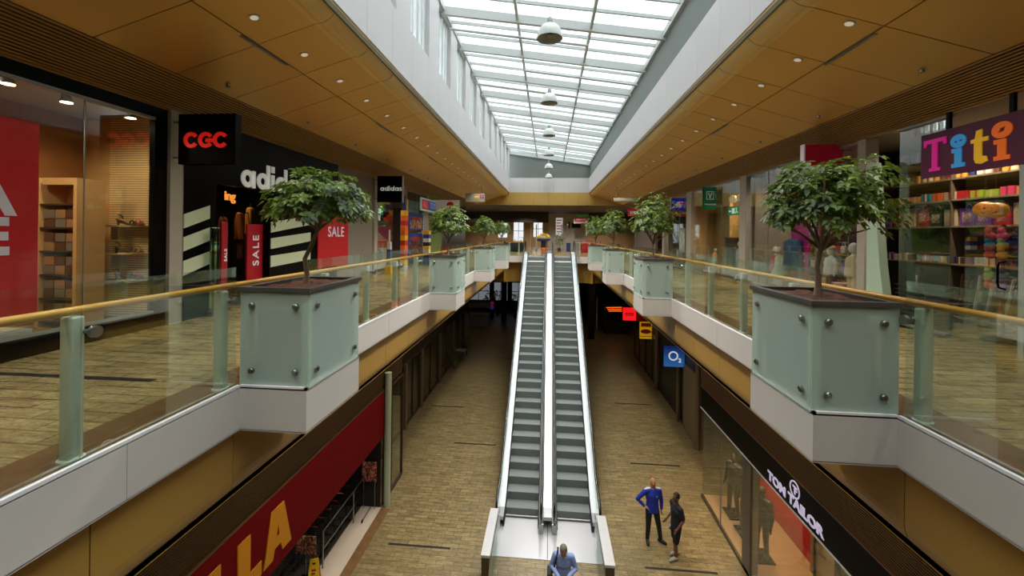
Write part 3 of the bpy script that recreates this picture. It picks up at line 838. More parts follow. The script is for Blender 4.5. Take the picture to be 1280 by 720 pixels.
# shoe ledges on the striped wall
def shoe(x, y, z, a, c, heel, label, k=1.0):
    M = Matrix.Translation((x, y, z)) @ Matrix.Rotation(a, 4, 'Z') @ Matrix.Scale(k, 4)
    r = thing('shoe', (x, y, z), label, 'shoe', 'shoes on the wall ledges')
    sole = MB(); n = 10; top = []; 
    for i in range(n+1):
        t = i/n; w = .035+.012*math.sin(t*PI)+(.006 if t > .5 else 0); h = heel*(1-min(1, t/.62))**1.3
        top.append((t*.24-.12, w*(.7 if t < .05 or t > .95 else 1), h+.004))
    vs = []
    for x_, w, h in top: vs += [M @ Vector((x_, -w, h)), M @ Vector((x_, w, h)), M @ Vector((x_, -w, h+.014)), M @ Vector((x_, w, h+.014))]
    fs = []
    for i in range(n):
        b = i*4; c2 = b+4; fs += [(b, b+1, c2+1, c2), (b+2, c2+2, c2+3, b+3), (b, c2, c2+2, b+2), (b+1, b+3, c2+3, c2+1)]
    fs += [(0, 2, 3, 1), (n*4, n*4+1, n*4+3, n*4+2)]
    sole.add(vs, fs); sole.cyl(M @ Vector((-.105, 0, 0)), M @ Vector((-.10, 0, heel)), .012*k, .02*k, 8)
    sole.build('sole', col('sole', '2a1c14'), r)
    up = MB()
    for t0, hh in ((.70, .05), (.85, .035)):
        xx = t0*.24-.12; up.tube([M @ Vector((xx, .04*math.cos(a2), .02+hh*math.sin(a2))) for a2 in [PI*i/8 for i in range(9)]], .009*k, 6)
    up.tube([M @ Vector((-.11+.04*abs(math.cos(a2))*1, .03*math.cos(a2), heel+.02+.055*math.sin(a2))) for a2 in [PI*i/8 for i in range(9)]], .008*k, 6)
    up.build('straps', c, r); return r
cs = [col('shoe_black', '151214', .3), col('shoe_red', 'b23a2e', .4), col('shoe_tan', 'b08658', .5)]
names = ['black', 'red', 'tan']
for i, z in enumerate((1.36, .96, .58)):
    o = MB().rbox(-6.32, -5.92, 5.42, 5.72, z-.02, z, .004).box(-6.32, -6.31, 5.5, 5.72, z-.2, z-.02).build('wall_ledge', mat('ledge', 'a89a78', .4), None, origin=(-6.1, 5.7, z-.02))
    tag(o, 'pale ledge holding shoes on the striped wall, %s of three' % ['top', 'middle', 'lowest'][i], 'shelf', 'ledges on the striped wall')
    shoe(-6.12, 5.56, z, .3+i*.4, cs[0], .07, 'black strappy shoe on the %s ledge of the striped wall' % ['top', 'middle', 'lowest'][i], 1.1)
    shoe(-5.99, 5.62, z, -.5, cs[1+(i % 2)], .04, '%s sandal on the %s ledge of the striped wall' % (names[1+(i % 2)], ['top', 'middle', 'lowest'][i]), .9)
for i, (x, y) in enumerate([(-5.63, 3.85), (-5.72, 4.45), (-5.62, 5.12)]):
    r = thing('track_spotlight', (x, y, 2.97), 'ceiling spotlight inside the shoe shop window, %s from the red poster' % ['first', 'second', 'third'][i], 'spotlight', 'spotlights inside the shoe shop')
    MB().cyl((x, y, 2.97), (x, y, 2.9), .012, n=8).box(x-.05, x+.05, y-.03, y+.03, 2.95, 2.969).build('stem', steel, r)
    MB().cyl((x, y, 2.91), (x+.01, y, 2.80), .035, .062, 16).build('housing', mat('spot_grey', '6c6860', .4, .3), r)
    MB().cyl((x+.011, y, 2.801), (x+.011, y, 2.796), .055, n=16).build('lens', lampglow, r)

def blade(name, x0, x1, y, z0, z1, face, label, cat='sign', edge=None, group='blade signs over the walkways'):
    r = thing(name, ((x0+x1)/2, y, z0), label, cat, group)
    MB().rbox(min(x0, x1), max(x0, x1), y, y+.10, z0, z1, .006).build('box', face, r)
    e = edge or alum; xe = x1
    MB().box(xe-.012, xe+.012, y-.004, y+.104, z0, z1).build('edge_trim', e, r)
    MB().cyl((x0, y+.05, z1-.1), (x0*1.04, y+.05, z1-.1), .015).cyl((x0, y+.05, z0+.1), (x0*1.04, y+.05, z0+.1), .015).build('bracket', steel, r)
    return r
redneon = mat('red_neon', 'd21a14', .5, emit=.45)
r = blade('blade_sign', -5.09, -4.26, 5.3, 2.21, 2.90, blackf, 'black hanging sign with glowing red letters beside the shoe shop', edge=blackf)
def ring_arc(cx, cy, ro, ri, a0, a1):
    return circ(cx, cy, ro, n=26, a0=a0, a1=a1)+circ(cx, cy, ri, n=26, a0=a1, a1=a0)
for i, x in enumerate((-.215, 0, .215)):
    o = shape([ring_arc(x, 0, .108, .058, .62, 2*PI-.62)], 'letter', redneon, 'F', (-4.675, 5.292, 2.54), r, .008)
    if i == 1: shape([rect(x+.0, -.03, x+.11, .02)], 'letter', redneon, 'F', (-4.675, 5.292, 2.54), r, .008)

# ---------------- black sports shop
ys0, ys1 = 5.52, 9.9
d0, d1, dz = 6.12, 7.38, 2.05
mb = MB(); mb.box(-SX-.1, -SX+.04, ys0, d0, 0, 2.96).box(-SX-.1, -SX+.04, d1, ys1, 0, 2.96).box(-SX-.1, -SX+.04, d0, d1, dz, 2.96)
struct('wall_left_sports', mb, blackf)
struct('wall_left_sports_inner', MB().box(-8.1, -8, 5.8, 12, 0, 2.96), dark)
struct('wall_left_sports_side', MB().box(-8, -5.36, 5.80, 5.86, 0, 2.96), blackf)
partition(-1, 9.95, 8.0, dark)
wst = mat('stripe_pale', 'b9c3a4', .4, emit=.04)
def quadL(pts, x, t=.012):
    mb = MB(); vs = [(x, y, z) for y, z in pts]+[(x+t, y, z) for y, z in pts]
    return mb.add(vs, [(0,1,2,3),(7,6,5,4),(0,4,5,1),(1,5,6,2),(2,6,7,3),(3,7,4,0)])
S1 = [[(5.52, 1.33), (5.98, 1.49), (5.98, 1.69), (5.52, 1.53)], [(5.52, 1.00), (5.98, 1.15), (5.98, 1.35), (5.52, 1.20)], [(5.52, .65), (5.98, .79), (5.98, .98), (5.52, .86)]]
S2 = [[(7.40, 1.28), (8.71, 1.46), (8.71, 1.66), (7.40, 1.48)], [(7.40, .97), (8.71, 1.10), (8.71, 1.29), (7.40, 1.17)], [(7.40, .63), (8.71, .70), (8.71, .91), (7.40, .84)]]
for nm_, SS, y in (('narrow', S1, 5.75), ('wide', S2, 8.05)):
    r = thing('stripe_logo', (-SX+.05, y, .6), 'three %s slanted pale stripes on the black sports shop front' % nm_, 'logo', 'slanted stripe logos on the sports shop')
    for q in SS: quadL(q, -SX+.042).build('stripe', wst, r)
# shop name: geometric rounded letters
lw = mat('sign_white', 'd6d8d0', .5, emit=.25)
r = thing('shop_sign', (-SX+.06, 7.7, 2.15), 'large white lowercase shop name on the black sports shop front', 'sign')
def ad_word(r, frame, ox, h, xh, m, ext, org):
    """adidas in round geometric letters; xh = x-height, h = ascender height; returns width"""
    x = 0; ro = xh/2; ri = ro*.44; st = xh*.27; gap = xh*.16
    def put(loops): shape(loops, 'letter', m, frame, org, r, ext)
    for ch in 'adidas':
        X = ox+x
        if ch in 'ad':
            put([circ(X+ro, ro, ro), circ(X+ro, ro, ri)])
            put([rect(X+2*ro-st*.55, 0, X+2*ro+st*.45, xh if ch == 'a' else h)]); x += 2*ro+st*.45+gap
        elif ch == 'i':
            put([rect(X, 0, X+st, xh)]); put([rect(X, xh*1.14, X+st, h)]); x += st+gap
        else:
            q = xh*.28; w = xh*.72
            put([[(X+w, xh*.74), (X+w*.9, xh), (X+w*.35, xh), (X+w*.08, xh*.92), (X, xh*.72), (X+w*.08, xh*.5), (X+w*.4, xh*.40), (X+w*.62, xh*.33), (X+w*.6, xh*.25), (X+w*.45, xh*.23), (X, xh*.27), (X+w*.03, 0), (X+w*.65, 0), (X+w*.93, xh*.08), (X+w, xh*.3), (X+w*.92, xh*.5), (X+w*.6, xh*.6), (X+w*.4, xh*.66), (X+w*.38, xh*.74), (X+w*.5, xh*.77)]]); x += w+gap
    return x
ad_word(r, 'L', 6.62, .46, .30, lw, .012, (-SX+.055, 0, 2.06))
struct_y = 0
# open doorway contents
sale_m = mat('banner_red', '9d0618', .55, emit=.05)
for (a, b, z1, x, nm_) in ((6.36, 6.49, 1.44, -5.32, 'narrow'), (6.97, 7.37, 1.43, -5.34, 'wide')):
    r = thing('sale_banner', (x, (a+b)/2, 0), 'tall %s red sale banner standing in the sports shop doorway' % nm_, 'banner', 'red banners in the sports shop doorway')
    MB().box(x-.03, x, a, b, .03, z1).build('panel', sale_m, r); MB().box(x-.1, x+.07, a, b, 0, .03).build('base', blackf, r)
    text('SALE', .22 if b-a > .2 else .08, 'lettering', wl, 'L', (x+.006, (a+b)/2+.02, .95 if b-a > .2 else .9), r, bold=.004, ext=.002, rot=PI/2, sp=1.3)
r = thing('security_gate', (-5.1, 5.96, 0), 'clear rounded security gate panel beside the sports shop doorway', 'security gate')
MB().rbox(-5.12, -5.08, 5.88, 6.05, .05, 1.36, .018).build('panel', glass('gate_glass', (.62, .78, .68, 1), 1.3), r)
MB().rbox(-5.16, -5.04, 5.86, 6.07, 0, .08, .01).build('base', steel, r)
def jacket(x, y, z, c, label, k=1.0, a=0):
    """hanging jacket, z is the hanger hook"""
    r = thing('jacket', (x, y, z-.75*k), label, 'jacket', 'jackets inside the sports shop')
    M = Matrix.Translation((x, y, z)) @ Matrix.Rotation(a, 4, 'Z') @ Matrix.Scale(k, 4)
    b = MB(); secs = [(.07, .05, -.06), (.20, .08, -.11), (.22, .10, -.25), (.20, .10, -.45), (.21, .10, -.68)]
    n = 14; vs = []
    for w, d, zz in secs:
        for i in range(n):
            t = 2*PI*i/n; wob = 1+.07*math.sin(3*t+zz*30)
            vs.append(M @ Vector((d*math.cos(t)*wob, w*math.sin(t), zz)))
    fs = [(j*n+i, j*n+(i+1) % n, (j+1)*n+(i+1) % n, (j+1)*n+i) for j in range(len(secs)-1) for i in range(n)]
    b.add(vs, fs, 0, True).build('body', c, r)
    for sgn in (-1, 1):
        MB().tube([M @ Vector((0, sgn*.17, -.12)), M @ Vector((.01, sgn*.26, -.32)), M @ Vector((.02, sgn*.27, -.6))], [.055*k, .05*k, .04*k], 8).build('sleeve', c, r)
    MB().tube([M @ Vector((0, 0, -.06)), M @ Vector((0, 0, .02)), M @ Vector((.02, 0, .04))], .004, 6).build('hanger', steel, r)
    return r
jc = [col('jk_orange', 'b5651f'), col('jk_brown', '8a4a22'), col('jk_red', 'b51e1a'), col('jk_amber', 'c08436')]
for i, (x, y, z, c, nm_, k2) in enumerate([(-6.2, 7.45, 1.62, 1, 'brown', .8), (-6.1, 7.75, 1.72, 0, 'orange', .85), (-6.3, 8.3, 1.86, 3, 'amber', .9), (-6.2, 7.9, 1.12, 1, 'rust', .55), (-5.9, 7.1, 1.5, 0, 'dark orange', .6)]):
    jacket(x, y, z, jc[c], '%s jacket hanging inside the sports shop doorway' % nm_, k2, .6)
r = thing('clothes_rack', (-6.2, 7.8, 0), 'dark metal clothes rack inside the sports shop doorway', 'clothes rack')
MB().cyl((-6.2, 7.0, 1.68), (-6.2, 8.6, 1.68), .012).build('rail', blackf, r)
MB().cyl((-6.2, 7.0, 0), (-6.2, 7.0, 1.68), .012).build('leg', blackf, r); MB().cyl((-6.2, 8.6, 0), (-6.2, 8.6, 1.68), .012).build('leg', blackf, r)
r = thing('neon_sign', (-6.6, 7.5, 1.85), 'small glowing orange word above the jackets in the sports shop', 'sign')
text('ing', .26, 'lettering', mat('amber_glow', 'e08830', .5, emit=1.2), 'L', (-6.6, 8.1, 2.02), r, bold=.006)
# red poster on the window, grey panel
r = thing('sale_poster', (-SX+.07, 9.65, .5), 'square red sale poster at the end of the sports shop front', 'poster')
MB().box(-SX+.05, -SX+.07, 8.98, 10.40, .48, 2.02).build('sheet', redm, r)
text('SALE', .34, 'lettering', wl, 'L', (-SX+.073, 9.78, 1.30), r, bold=.004, ext=.002, sp=1.12)
struct('wall_left_greypanel', MB().box(-SX-.1, -SX, 9.9, 12.05, 0, 2.96), mat('warm_grey', '7d746c', .55))
pillar(-1, 12.05, 12.3)
r = blade('blade_sign', -5.10, -4.33, 12.0, 2.21, 2.99, blackf, 'black hanging sign with small white lowercase letters before the toy shop', edge=alum)
ad_word(r, 'F', -.28, .145, .105, lw, .004, (-4.72, 11.994, 2.55))

# ---------------- toy shop
partition(-1, 12.35, 8.0, col('toyside', '3a2f28'))
struct('wall_left_toyback', MB().box(-7.1, -7.0, 12.4, 17.5, 0, 2.96), col('toyback', '251a1c'))
struct('wall_left_toylow', MB().box(-5.95, -5.9, 12.9, 15.1, .1, 1.55), col('toymag', '8e1254', emit=.05))
glazing(-1, 12.35, 13.7, .02, 2.7, 'toy shop window behind the black hanging sign')
glazing(-1, 15.1, 17.4, .02, 2.9, 'toy shop window covered with two posters', (16.2,))
struct('wall_left_toyhead', MB().box(-SX-.06, -SX, 12.3, 17.5, 2.55, 2.96), col('toyhead', '8e6f52'))
tc_ = {'r': col('t_red', 'b3201a'), 'o': col('t_orange', 'e0641c'), 'y': col('t_yellow', 'e8b424'), 'b': col('t_blue', '1f3f92'), 'k': col('t_black', '17181c'), 'w': col('t_white', 'c9c9c4'), 'g': col('t_green', '2f7a3c')}
for k2 in tc_.values(): pass
r = thing('brick_tower', (-5.05, 14.25, 0), 'tall tower of red, orange and yellow toy bricks at the toy shop entrance', 'toy tower')
seq = 'yorooyroorooy'[:13]; seq = 'wyoroyorooroyo'
z = 0
for i, ch in enumerate('wyororyooroy'):
    b = MB().rbox(-5.13, -4.97, 14.08, 14.42, z, z+.172, .006)
    for sx in (-.04, .04):
        for sy in (-.085, .085): b.cyl((-5.05+sx, 14.25+sy, z+.17), (-5.05+sx, 14.25+sy, z+.176), .03, n=12)
    b.build('brick', tc_[ch], r); z += .174
M1 = Matrix.Translation((-5.05, 14.2, 2.3)) @ Matrix.Rotation(.28, 4, 'X'); M2 = Matrix.Translation((-5.03, 14.36, 2.28)) @ Matrix.Rotation(-.2, 4, 'X')
MB().rbox(-.06, .06, -.05, .05, -.2, .3, .01, M=M1).build('crossed_beam', tc_['b'], r); MB().rbox(-.05, .05, -.05, .05, -.18, .22, .01, M=M2).build('crossed_beam', tc_['y'], r)
MB().rbox(-.06, .06, -.05, .05, .22, .32, .01, M=M1).build('crossed_beam', tc_['r'], r)
def pic_mat(nm_, a, b, c, sc=5):
    m, N, L, P = nodes(nm_)
    tc = N.new('ShaderNodeTexCoord'); v = N.new('ShaderNodeTexNoise'); v.inputs['Scale'].default_value = sc; v.inputs['Distortion'].default_value = 1.5
    cr = N.new('ShaderNodeValToRGB'); e = cr.color_ramp.elements; e[0].color = lin(a); e[0].position = .38; e[1].color = lin(c); e[1].position = .66
    n = e.new(.52); n.color = lin(b); L.new(tc.outputs['Object'], v.inputs['Vector']); L.new(v.outputs['Fac'], cr.inputs[0]); L.new(cr.outputs[0], P.inputs['Base Color'])
    P.inputs['Roughness'].default_value = .4; return m
pA = pic_mat('picture_a', '3a1410', '9c6a50', 'c9a184', 4); pB = pic_mat('picture_b', '1a0f12', '6b2c24', 'a98a80', 4)
for (z0, z1, pm, w) in ((1.42, 2.08, pA, 'upper'), (.25, 1.30, pB, 'lower')):
    r = thing('window_poster', (-SX+.03, 16.1, z0), '%s toy shop window poster with blue border and dark picture' % w, 'poster', 'posters in the toy shop window')
    MB().box(-SX+.012, -SX+.02, 15.25, 17.0, z0, z1).build('border', tc_['b'], r)
    MB().box(-SX+.02, -SX+.026, 15.4, 16.85, z0+.05, z1-.14).build('picture', pm, r)
    MB().box(-SX+.026, -SX+.03, 15.6, 16.6, z1-.26, z1-.17).build('red_bar', redm, r)
r = thing('toy_figure_tower', (-4.95, 16.7, 0), 'shorter stack of black, blue and yellow toy bricks near the second planter', 'toy tower')
z = 0
for ch in 'kbkwykwby':
    MB().rbox(-5.08, -4.84, 16.56, 16.84, z, z+.155, .006).build('brick', tc_[ch], r); z += .157
r = thing('toy_display', (-5.32, 14.0, 0), 'red and white toy display board standing in the toy shop entrance', 'display')
MB().rbox(-5.9, -5.78, 12.9, 14.6, .05, 1.05, .01).build('panel', col('disp_w', 'c3bdb8'), r)
MB().box(-5.779, -5.775, 12.95, 14.55, .78, 1.02).build('header', redm, r)
mb = MB(); mb.add([(-5.8, 12.95, 1.05), (-5.8, 13.5, 1.32), (-5.8, 13.75, 1.34), (-5.8, 14.5, 1.05), (-5.85, 12.95, 1.05), (-5.85, 13.5, 1.32), (-5.85, 13.75, 1.34), (-5.85, 14.5, 1.05)], [(0,1,2,3), (7,6,5,4), (0,4,5,1), (1,5,6,2), (2,6,7,3), (3,7,4,0)]); mb.build('peak', col('disp_tan', 'b9a08a'), r)
mb = MB().cyl((-5.775, 13.75, .48), (-5.77, 13.75, .48), .28, n=28); mb.build('round_picture', pic_mat('picture_c', '2a5a68', 'a8c2c4', '812a2a', 6), r)
text('TOYS', .2, 'lettering', wl, 'L', (-5.772, 13.75, .89), r, bold=.004, ext=.002) if False else None
r = thing('toy_castle', (-5.0, 12.75, 0), 'slim white and blue toy figure display beside the sports shop pillar', 'display')
for z0, z1, w, c in ((0, .28, .2, 'y'), (.28, .5, .15, 'g'), (.5, .78, .13, 'b'), (.78, 1.02, .12, 'w'), (1.02, 1.4, .05, 'w')):
    MB().rbox(-5.0-w/2, -5.0+w/2, 12.75-w/2, 12.75+w/2, z0, z1, .01).build('block', tc_[c], r)
tg = [('r', 'red'), ('b', 'blue'), ('y', 'yellow'), ('w', 'white'), ('g', 'green'), ('k', 'black')]
for i in range(3):
    r = thing('toy_shelf', (-6.9, 14.5, .5+.5*i), 'dark shelf at the back of the toy shop, %s of three' % ['lowest', 'middle', 'top'][i], 'shelf', 'shelves in the toy shop')
    MB().box(-7.0, -6.7, 12.6, 17.3, 1.35+.4*i, 1.38+.4*i).build('board', col('dkshelf', '2c2320'), r)
    y = 12.7
    while y < 17.1:
        w = R.uniform(.18, .34); h = R.uniform(.15, .32); c, cn = R.choice(tg)
        o = MB().rbox(-6.95, -6.75, y, y+w, 1.381+.4*i, 1.381+.4*i+h, .008).build('toy_box', tc_[c], None, origin=(-6.85, y+w/2, 1.381+.4*i))
        tag(o, '%s toy box on the %s back shelf of the toy shop' % (cn, ['lowest', 'middle', 'top'][i]), 'box', '%s toy boxes, %s back shelf' % (cn, ['lowest', 'middle', 'top'][i])); y += w+.05
def exit_sign(x, y, z, w, h, fr, label):
    r = thing('exit_sign', (x, y, z), label, 'exit sign', 'green exit signs')
    s = 1 if fr == 'L' else -1
    MB().rbox(x-.02, x+.02, y-w/2, y+w/2, z, z+h, .005).build('box', mat('exit_green', '2f9a5e', .5, emit=.35), r)
    xf = x+s*.022
    mk = mat('exit_white', 'd8efe0', .5, emit=.7)
    MB().box(xf-.002, xf+.002, y-w*.12, y+w*.12, z+h*.18, z+h*.82).build('door_symbol', mk, r)
    q = MB(); q.ball((xf, y-w*.27, z+h*.76), .018*h/.2, nu=8, nv=6); q.tube([(xf, y-w*.27, z+h*.68), (xf, y-w*.30, z+h*.42), (xf, y-w*.38, z+h*.2)], .012, 6).tube([(xf, y-w*.30, z+h*.42), (xf, y-w*.22, z+h*.3), (xf, y-w*.22, z+h*.15)], .012, 6)
    q.build('running_figure', mk, r)
    MB().box(xf-.002, xf+.002, y+w*.2, y+w*.38, z+h*.42, z+h*.58).build('arrow', mk, r)
    MB().cyl((x, y, z+h), (x, y, 2.9), .01, n=8).build('hanger', steel, r)
exit_sign(-5.6, 13.4, 1.9, .5, .24, 'L', 'green exit sign hanging in the toy shop entrance')
r = thing('shop_sign', (-4.85, 16.5, 2.17), 'red and blue shop sign with pale border above the toy shop posters', 'sign')
MB().rbox(-4.9, -4.84, 15.5, 17.7, 2.18, 2.68, .01).build('border', mat('cyan_frame', '9fc9bd', .4, emit=.15), r)
MB().box(-4.838, -4.834, 15.58, 16.45, 2.24, 2.62).build('red_field', mat('sgn_red', 'b01a20', .4, emit=.15), r)
MB().box(-4.838, -4.834, 16.45, 17.62, 2.24, 2.62).build('blue_field', mat('sgn_blue', '20348e', .4, emit=.15), r)
text('ALL', .34, 'lettering', mat('sgn_rose', 'd8707a', .5, emit=.2), 'L', (-4.832, 16.0, 2.43), r, bold=.012, ext=.002)
text('TOYS', .34, 'lettering', mat('sgn_pale', '8a94d8', .5, emit=.2), 'L', (-4.832, 17.03, 2.43), r, bold=.012, ext=.002)
pillar(-1, 17.5, 17.75)
# green shop, mushroom sign, dark shop
struct('wall_left_greenshop', MB().box(-SX-.1, -SX, 17.75, 20.2, 0, 2.96), mat('moss_panel', '5f7036', .5, 0, .25, 3))
struct('wall_left_darkshop', MB().box(-SX-.1, -SX, 20.2, 26, 0, 2.96), mat('navy_dark', '0e1018', .3))
r = blade('blade_sign', -4.95, -3.80, 17.5, 2.0, 2.74, mat('sgn_white', 'c9c2b4', .5, emit=.08), 'white hanging sign with a red dome mark behind the second tree', edge=alum)
shape([circ(0, .0, .17, .16, n=20, a0=0, a1=PI)+[(-.17, 0)]], 'red_mark', redm, 'F', (-4.2, 17.494, 2.50), r, .004)
shape([rect(-.03, -.12, .03, 0)], 'red_mark', redm, 'F', (-4.2, 17.494, 2.50), r, .004)
for s, lab in ((-1, 'grey hanging direction board with coloured squares, sports shop side'), (1, 'slim grey hanging direction board, gift shop side')):
    x0, x1 = (-4.05, -3.1) if s < 0 else (3.05, 4.12)
    z0, z1 = (2.86, 3.27) if s < 0 else (2.93, 3.08)
    r = thing('direction_sign', ((x0+x1)/2, 20, z0), lab, 'sign', 'hanging direction boards')
    MB().rbox(x0, x1, 20, 20.08, z0, z1, .006).build('board', mat('sgn_grey', '8c8c84', .5), r)
    for xx in (x0+.15, x1-.15): MB().cyl((xx, 20.04, z1), (xx, 20.04, CZ(xx)), .01, n=6).build('rod', steel, r)
    if s < 0:
        for i, c in enumerate('rbrb'):
            MB().box(x1-.24+.11*(i % 2), x1-.15+.11*(i % 2), 19.99, 20, z1-.14-.11*(i//2), z1-.04-.11*(i//2)).build('pictogram', tc_[c], r)
        MB().box(x0+.45, x1-.3, 19.99, 20, z1-.2, z1-.13).build('yellow_bar', tc_['y'], r)
    text('WC  i' if s < 0 else 'i', .1, 'lettering', wl, 'F', ((x0+x1)/2-.2, 19.99, z0+.07), r, ext=.001) if False else None

# ================================================================== right side
# ---------------- gift shop
glazing(1, -3, 5.05, .03, 2.94, 'gift shop window beside its glass door, at the picture edge', (2.5,), cat='shop window')
glazing(1, 5.95, 6.75, .03, 2.94, 'narrow gift shop window between the pale fin and the open entrance', ())
pillar(1, 7.35, 7.53)
# pale flared fin
mb = MB(); prof = [(0, 2.5), (.05, 2.52), (.10, 2.42)]
fin = [(7.05, .0), (7.05, 2.46), (7.0, 2.5), (6.94, 2.48), (6.90, 2.2), (6.86, 1.6), (6.79, .9), (6.70, .35), (6.60, 0)]
vs = [(5.02, y, z) for y, z in fin]+[(5.14, y, z) for y, z in fin]; n = len(fin)
mb.add(vs, [list(range(n)), list(range(2*n-1, n-1, -1))]+[(i, n+i, n+(i+1) % n, (i+1) % n) for i in range(n)])
o = mb.build('portal_fin', mat('mint_panel', 'a9c2ae', .35), None, origin=(5.08, 6.85, 0)); tag(o, 'tall pale green flared portal fin beside the gift shop entrance', 'portal')
pur = mat('purple_board', '560c38', .5, emit=.03)
r = thing('shop_sign', (5.2, 5.5, 2.15), 'long purple shop sign with four colourful letters over the gift shop entrance', 'sign')
MB().rbox(5.165, 5.20, 4.3, 6.28, 2.14, 2.74, .006).build('board', pur, r)
for y in (5.15, 5.9): MB().rbox(5.17, 5.21, y-.025, y+.025, 2.74, 2.96, .005).build('hanger', blackf, r)
ltr = {'p': mat('l_pink', 'd81a8c', .5, emit=.25), 'b': mat('l_blue', '3a9ad8', .5, emit=.25), 'y': mat('l_yellow', 'e6b01e', .5, emit=.25), 'o': mat('l_orange', 'e86a1a', .5, emit=.25)}
A = (5.163, 5.65, 2.43)      # text-right runs towards -Y
def R_(loops, m): return shape(loops, 'letter', ltr[m], 'R', A, r, .012)
def ser(x, w, y0, y1, st):   # slab stem
    return [[(x-w, y0), (x+w, y0), (x+w, y0+.05), (x+st, y0+.05), (x+st, y1), (x-w, y1), (x-w, y1-.05), (x-st, y1-.05), (x-st, y0+.05), (x-w, y0+.05)]]
# T spans Y 6.22-5.87
R_([[(-.57, .22), (-.57, .13), (-.535, .13), (-.53, .17), (-.45, .17), (-.45, -.17), (-.49, -.17), (-.49, -.21), (-.33, -.21), (-.33, -.17), (-.37, -.17), (-.37, .17), (-.29, .17), (-.285, .13), (-.25, .13), (-.25, .22)]], 'p')
R_(ser(-.09, .085, -.21, .03, .045), 'b'); R_([circ(-.09, .12, .10, .085), circ(-.12, .115, .02, .012), circ(-.055, .125, .02, .012)], 'b')
R_([[(.07, .09), (.12, .10), (.135, .19), (.20, .20), (.20, .10), (.27, .10), (.27, .05), (.20, .05), (.20, -.12), (.25, -.13), (.27, -.19), (.19, -.215), (.13, -.20), (.11, -.15), (.11, .05), (.07, .05)]], 'y')
R_(ser(.42, .085, -.21, .03, .045), 'o'); R_([circ(.42, .135, .11, .095), [(.375, .10), (.40, .155), (.46, .175), (.445, .12)]], 'o')
# shelving wall
struct('wall_right_giftback', MB().box(7.0, 7.1, 3, 9.75, 0, 2.96), col('giftback', '453829'))
struct('wall_right_partition', MB().prism([(5.36, 7.56), (5.44, 7.53), (7.05, 9.78), (6.97, 9.84)], 0, 2.96), col('giftside', '3a3028'))
GX = 6.4
pal = {'red': 'a81a22', 'pink': 'd8406e', 'lime': '9ab02a', 'amber': 'c98a2e', 'cream': 'c9b08a', 'navy': '1e2a5c', 'black': '16141a', 'teal': '237a80', 'orange': 'd2581e', 'violet': '6a3a86', 'brown': '5a3620', 'white': 'c2bcb0'}
gm_ = {k2: col('g_'+k2, v, .5) for k2, v in pal.items()}
lev = [(.10, 'floor'), (.92, 'counter'), (1.52, 'second'), (1.94, 'third'), (2.28, 'fourth'), (2.6, 'top')]
rs = thing('gift_shelving', (6.6, 6.4, 0), 'long dark wall shelving full of gifts behind the purple sign', 'shelving')
for z, nm_ in lev:
    MB().box(GX, 6.95, 5.75, 8.75, z-.025, z).build('shelf', col('gshelf', '8a7a60') if z > .2 else col('gshelf', '8a7a60'), rs)
for y in (5.75, 7.25, 8.75): MB().box(GX, 6.95, y-.02, y+.0, 0, 2.6).build('upright', col('gup', '5a4c3a'), rs)
MB().box(6.94, 6.96, 5.75, 8.75, 0, 2.6).build('back_panel', col('gback', '201612'), rs)
def gift(kind, y, z, w, h, c, shelf):
    d = .16; x0 = GX+.05
    nm_ = {'box': 'gift_box', 'bag': 'gift_bag', 'mug': 'mug', 'book': 'notebook'}[kind]
    if kind == 'mug':
        r = MB(); r.cyl((x0+.06, y+w/2, z), (x0+.06, y+w/2, z+h), w*.42, n=14); o = r.build(nm_, gm_[c], None, origin=(x0+.06, y+w/2, z))
        q = MB(); q.tube([(x0+.06, y+w/2-w*.42-w*.26*math.sin(a2), z+h/2+h*.28*math.cos(a2)) for a2 in [PI*i/6 for i in range(7)]], .006, 6); q.build('handle', gm_[c], o)
    elif kind == 'bag':
        o = MB().rbox(x0, x0+.08, y, y+w, z, z+h, .004).build(nm_, gm_[c], None, origin=(x0+.05, y+w/2, z))
        q = MB(); q.tube([(x0+.04, y+w/2+w*.22*math.cos(a2), z+h+w*.3*math.sin(a2)) for a2 in [PI*i/8 for i in range(9)]], .004, 5); q.build('handle', gm_['cream'], o)
        MB().box(x0-.003, x0, y+w*.2, y+w*.8, z+h*.2, z+h*.75).build('motif', pic_mat('motif_'+c, pal[c], 'c9b08a', pal['violet'] if c != 'violet' else pal['pink'], 12) if 'motif_'+c not in bpy.data.materials else bpy.data.materials['motif_'+c], o)
    else:
        o = MB().rbox(x0, x0+d, y, y+w, z, z+h, .005).build(nm_, gm_[c], None, origin=(x0+d/2, y+w/2, z))
        MB().box(x0-.003, x0+d+.001, y+w*.42, y+w*.58, z, z+h+.002).build('ribbon', gm_[R.choice(['cream', 'red', 'white'])], o)
    tag(o, '%s %s on the %s shelf of the gift shop' % (c, nm_.replace('_', ' '), shelf), nm_.replace('_', ' '), '%s %ss, %s gift shelf' % (c, nm_.replace('_', ' '), shelf))
plan = {'second': ['bag', .24, .3, ['violet', 'red', 'cream', 'red', 'black', 'cream', 'violet']], 'third': ['box', .20, .12, ['lime', 'lime', 'pink', 'amber', 'teal', 'orange', 'cream', 'red']],
        'fourth': ['mug', .11, .12, ['amber', 'amber', 'navy', 'white', 'white', 'brown', 'amber', 'cream', 'cream', 'amber', 'brown', 'red']], 'top': ['box', .3, .24, ['black', 'brown', 'black', 'brown', 'violet']],
        'counter': ['box', .14, .12, ['brown', 'violet', 'white', 'cream', 'brown', 'black', 'red', 'teal', 'amber', 'navy']]}
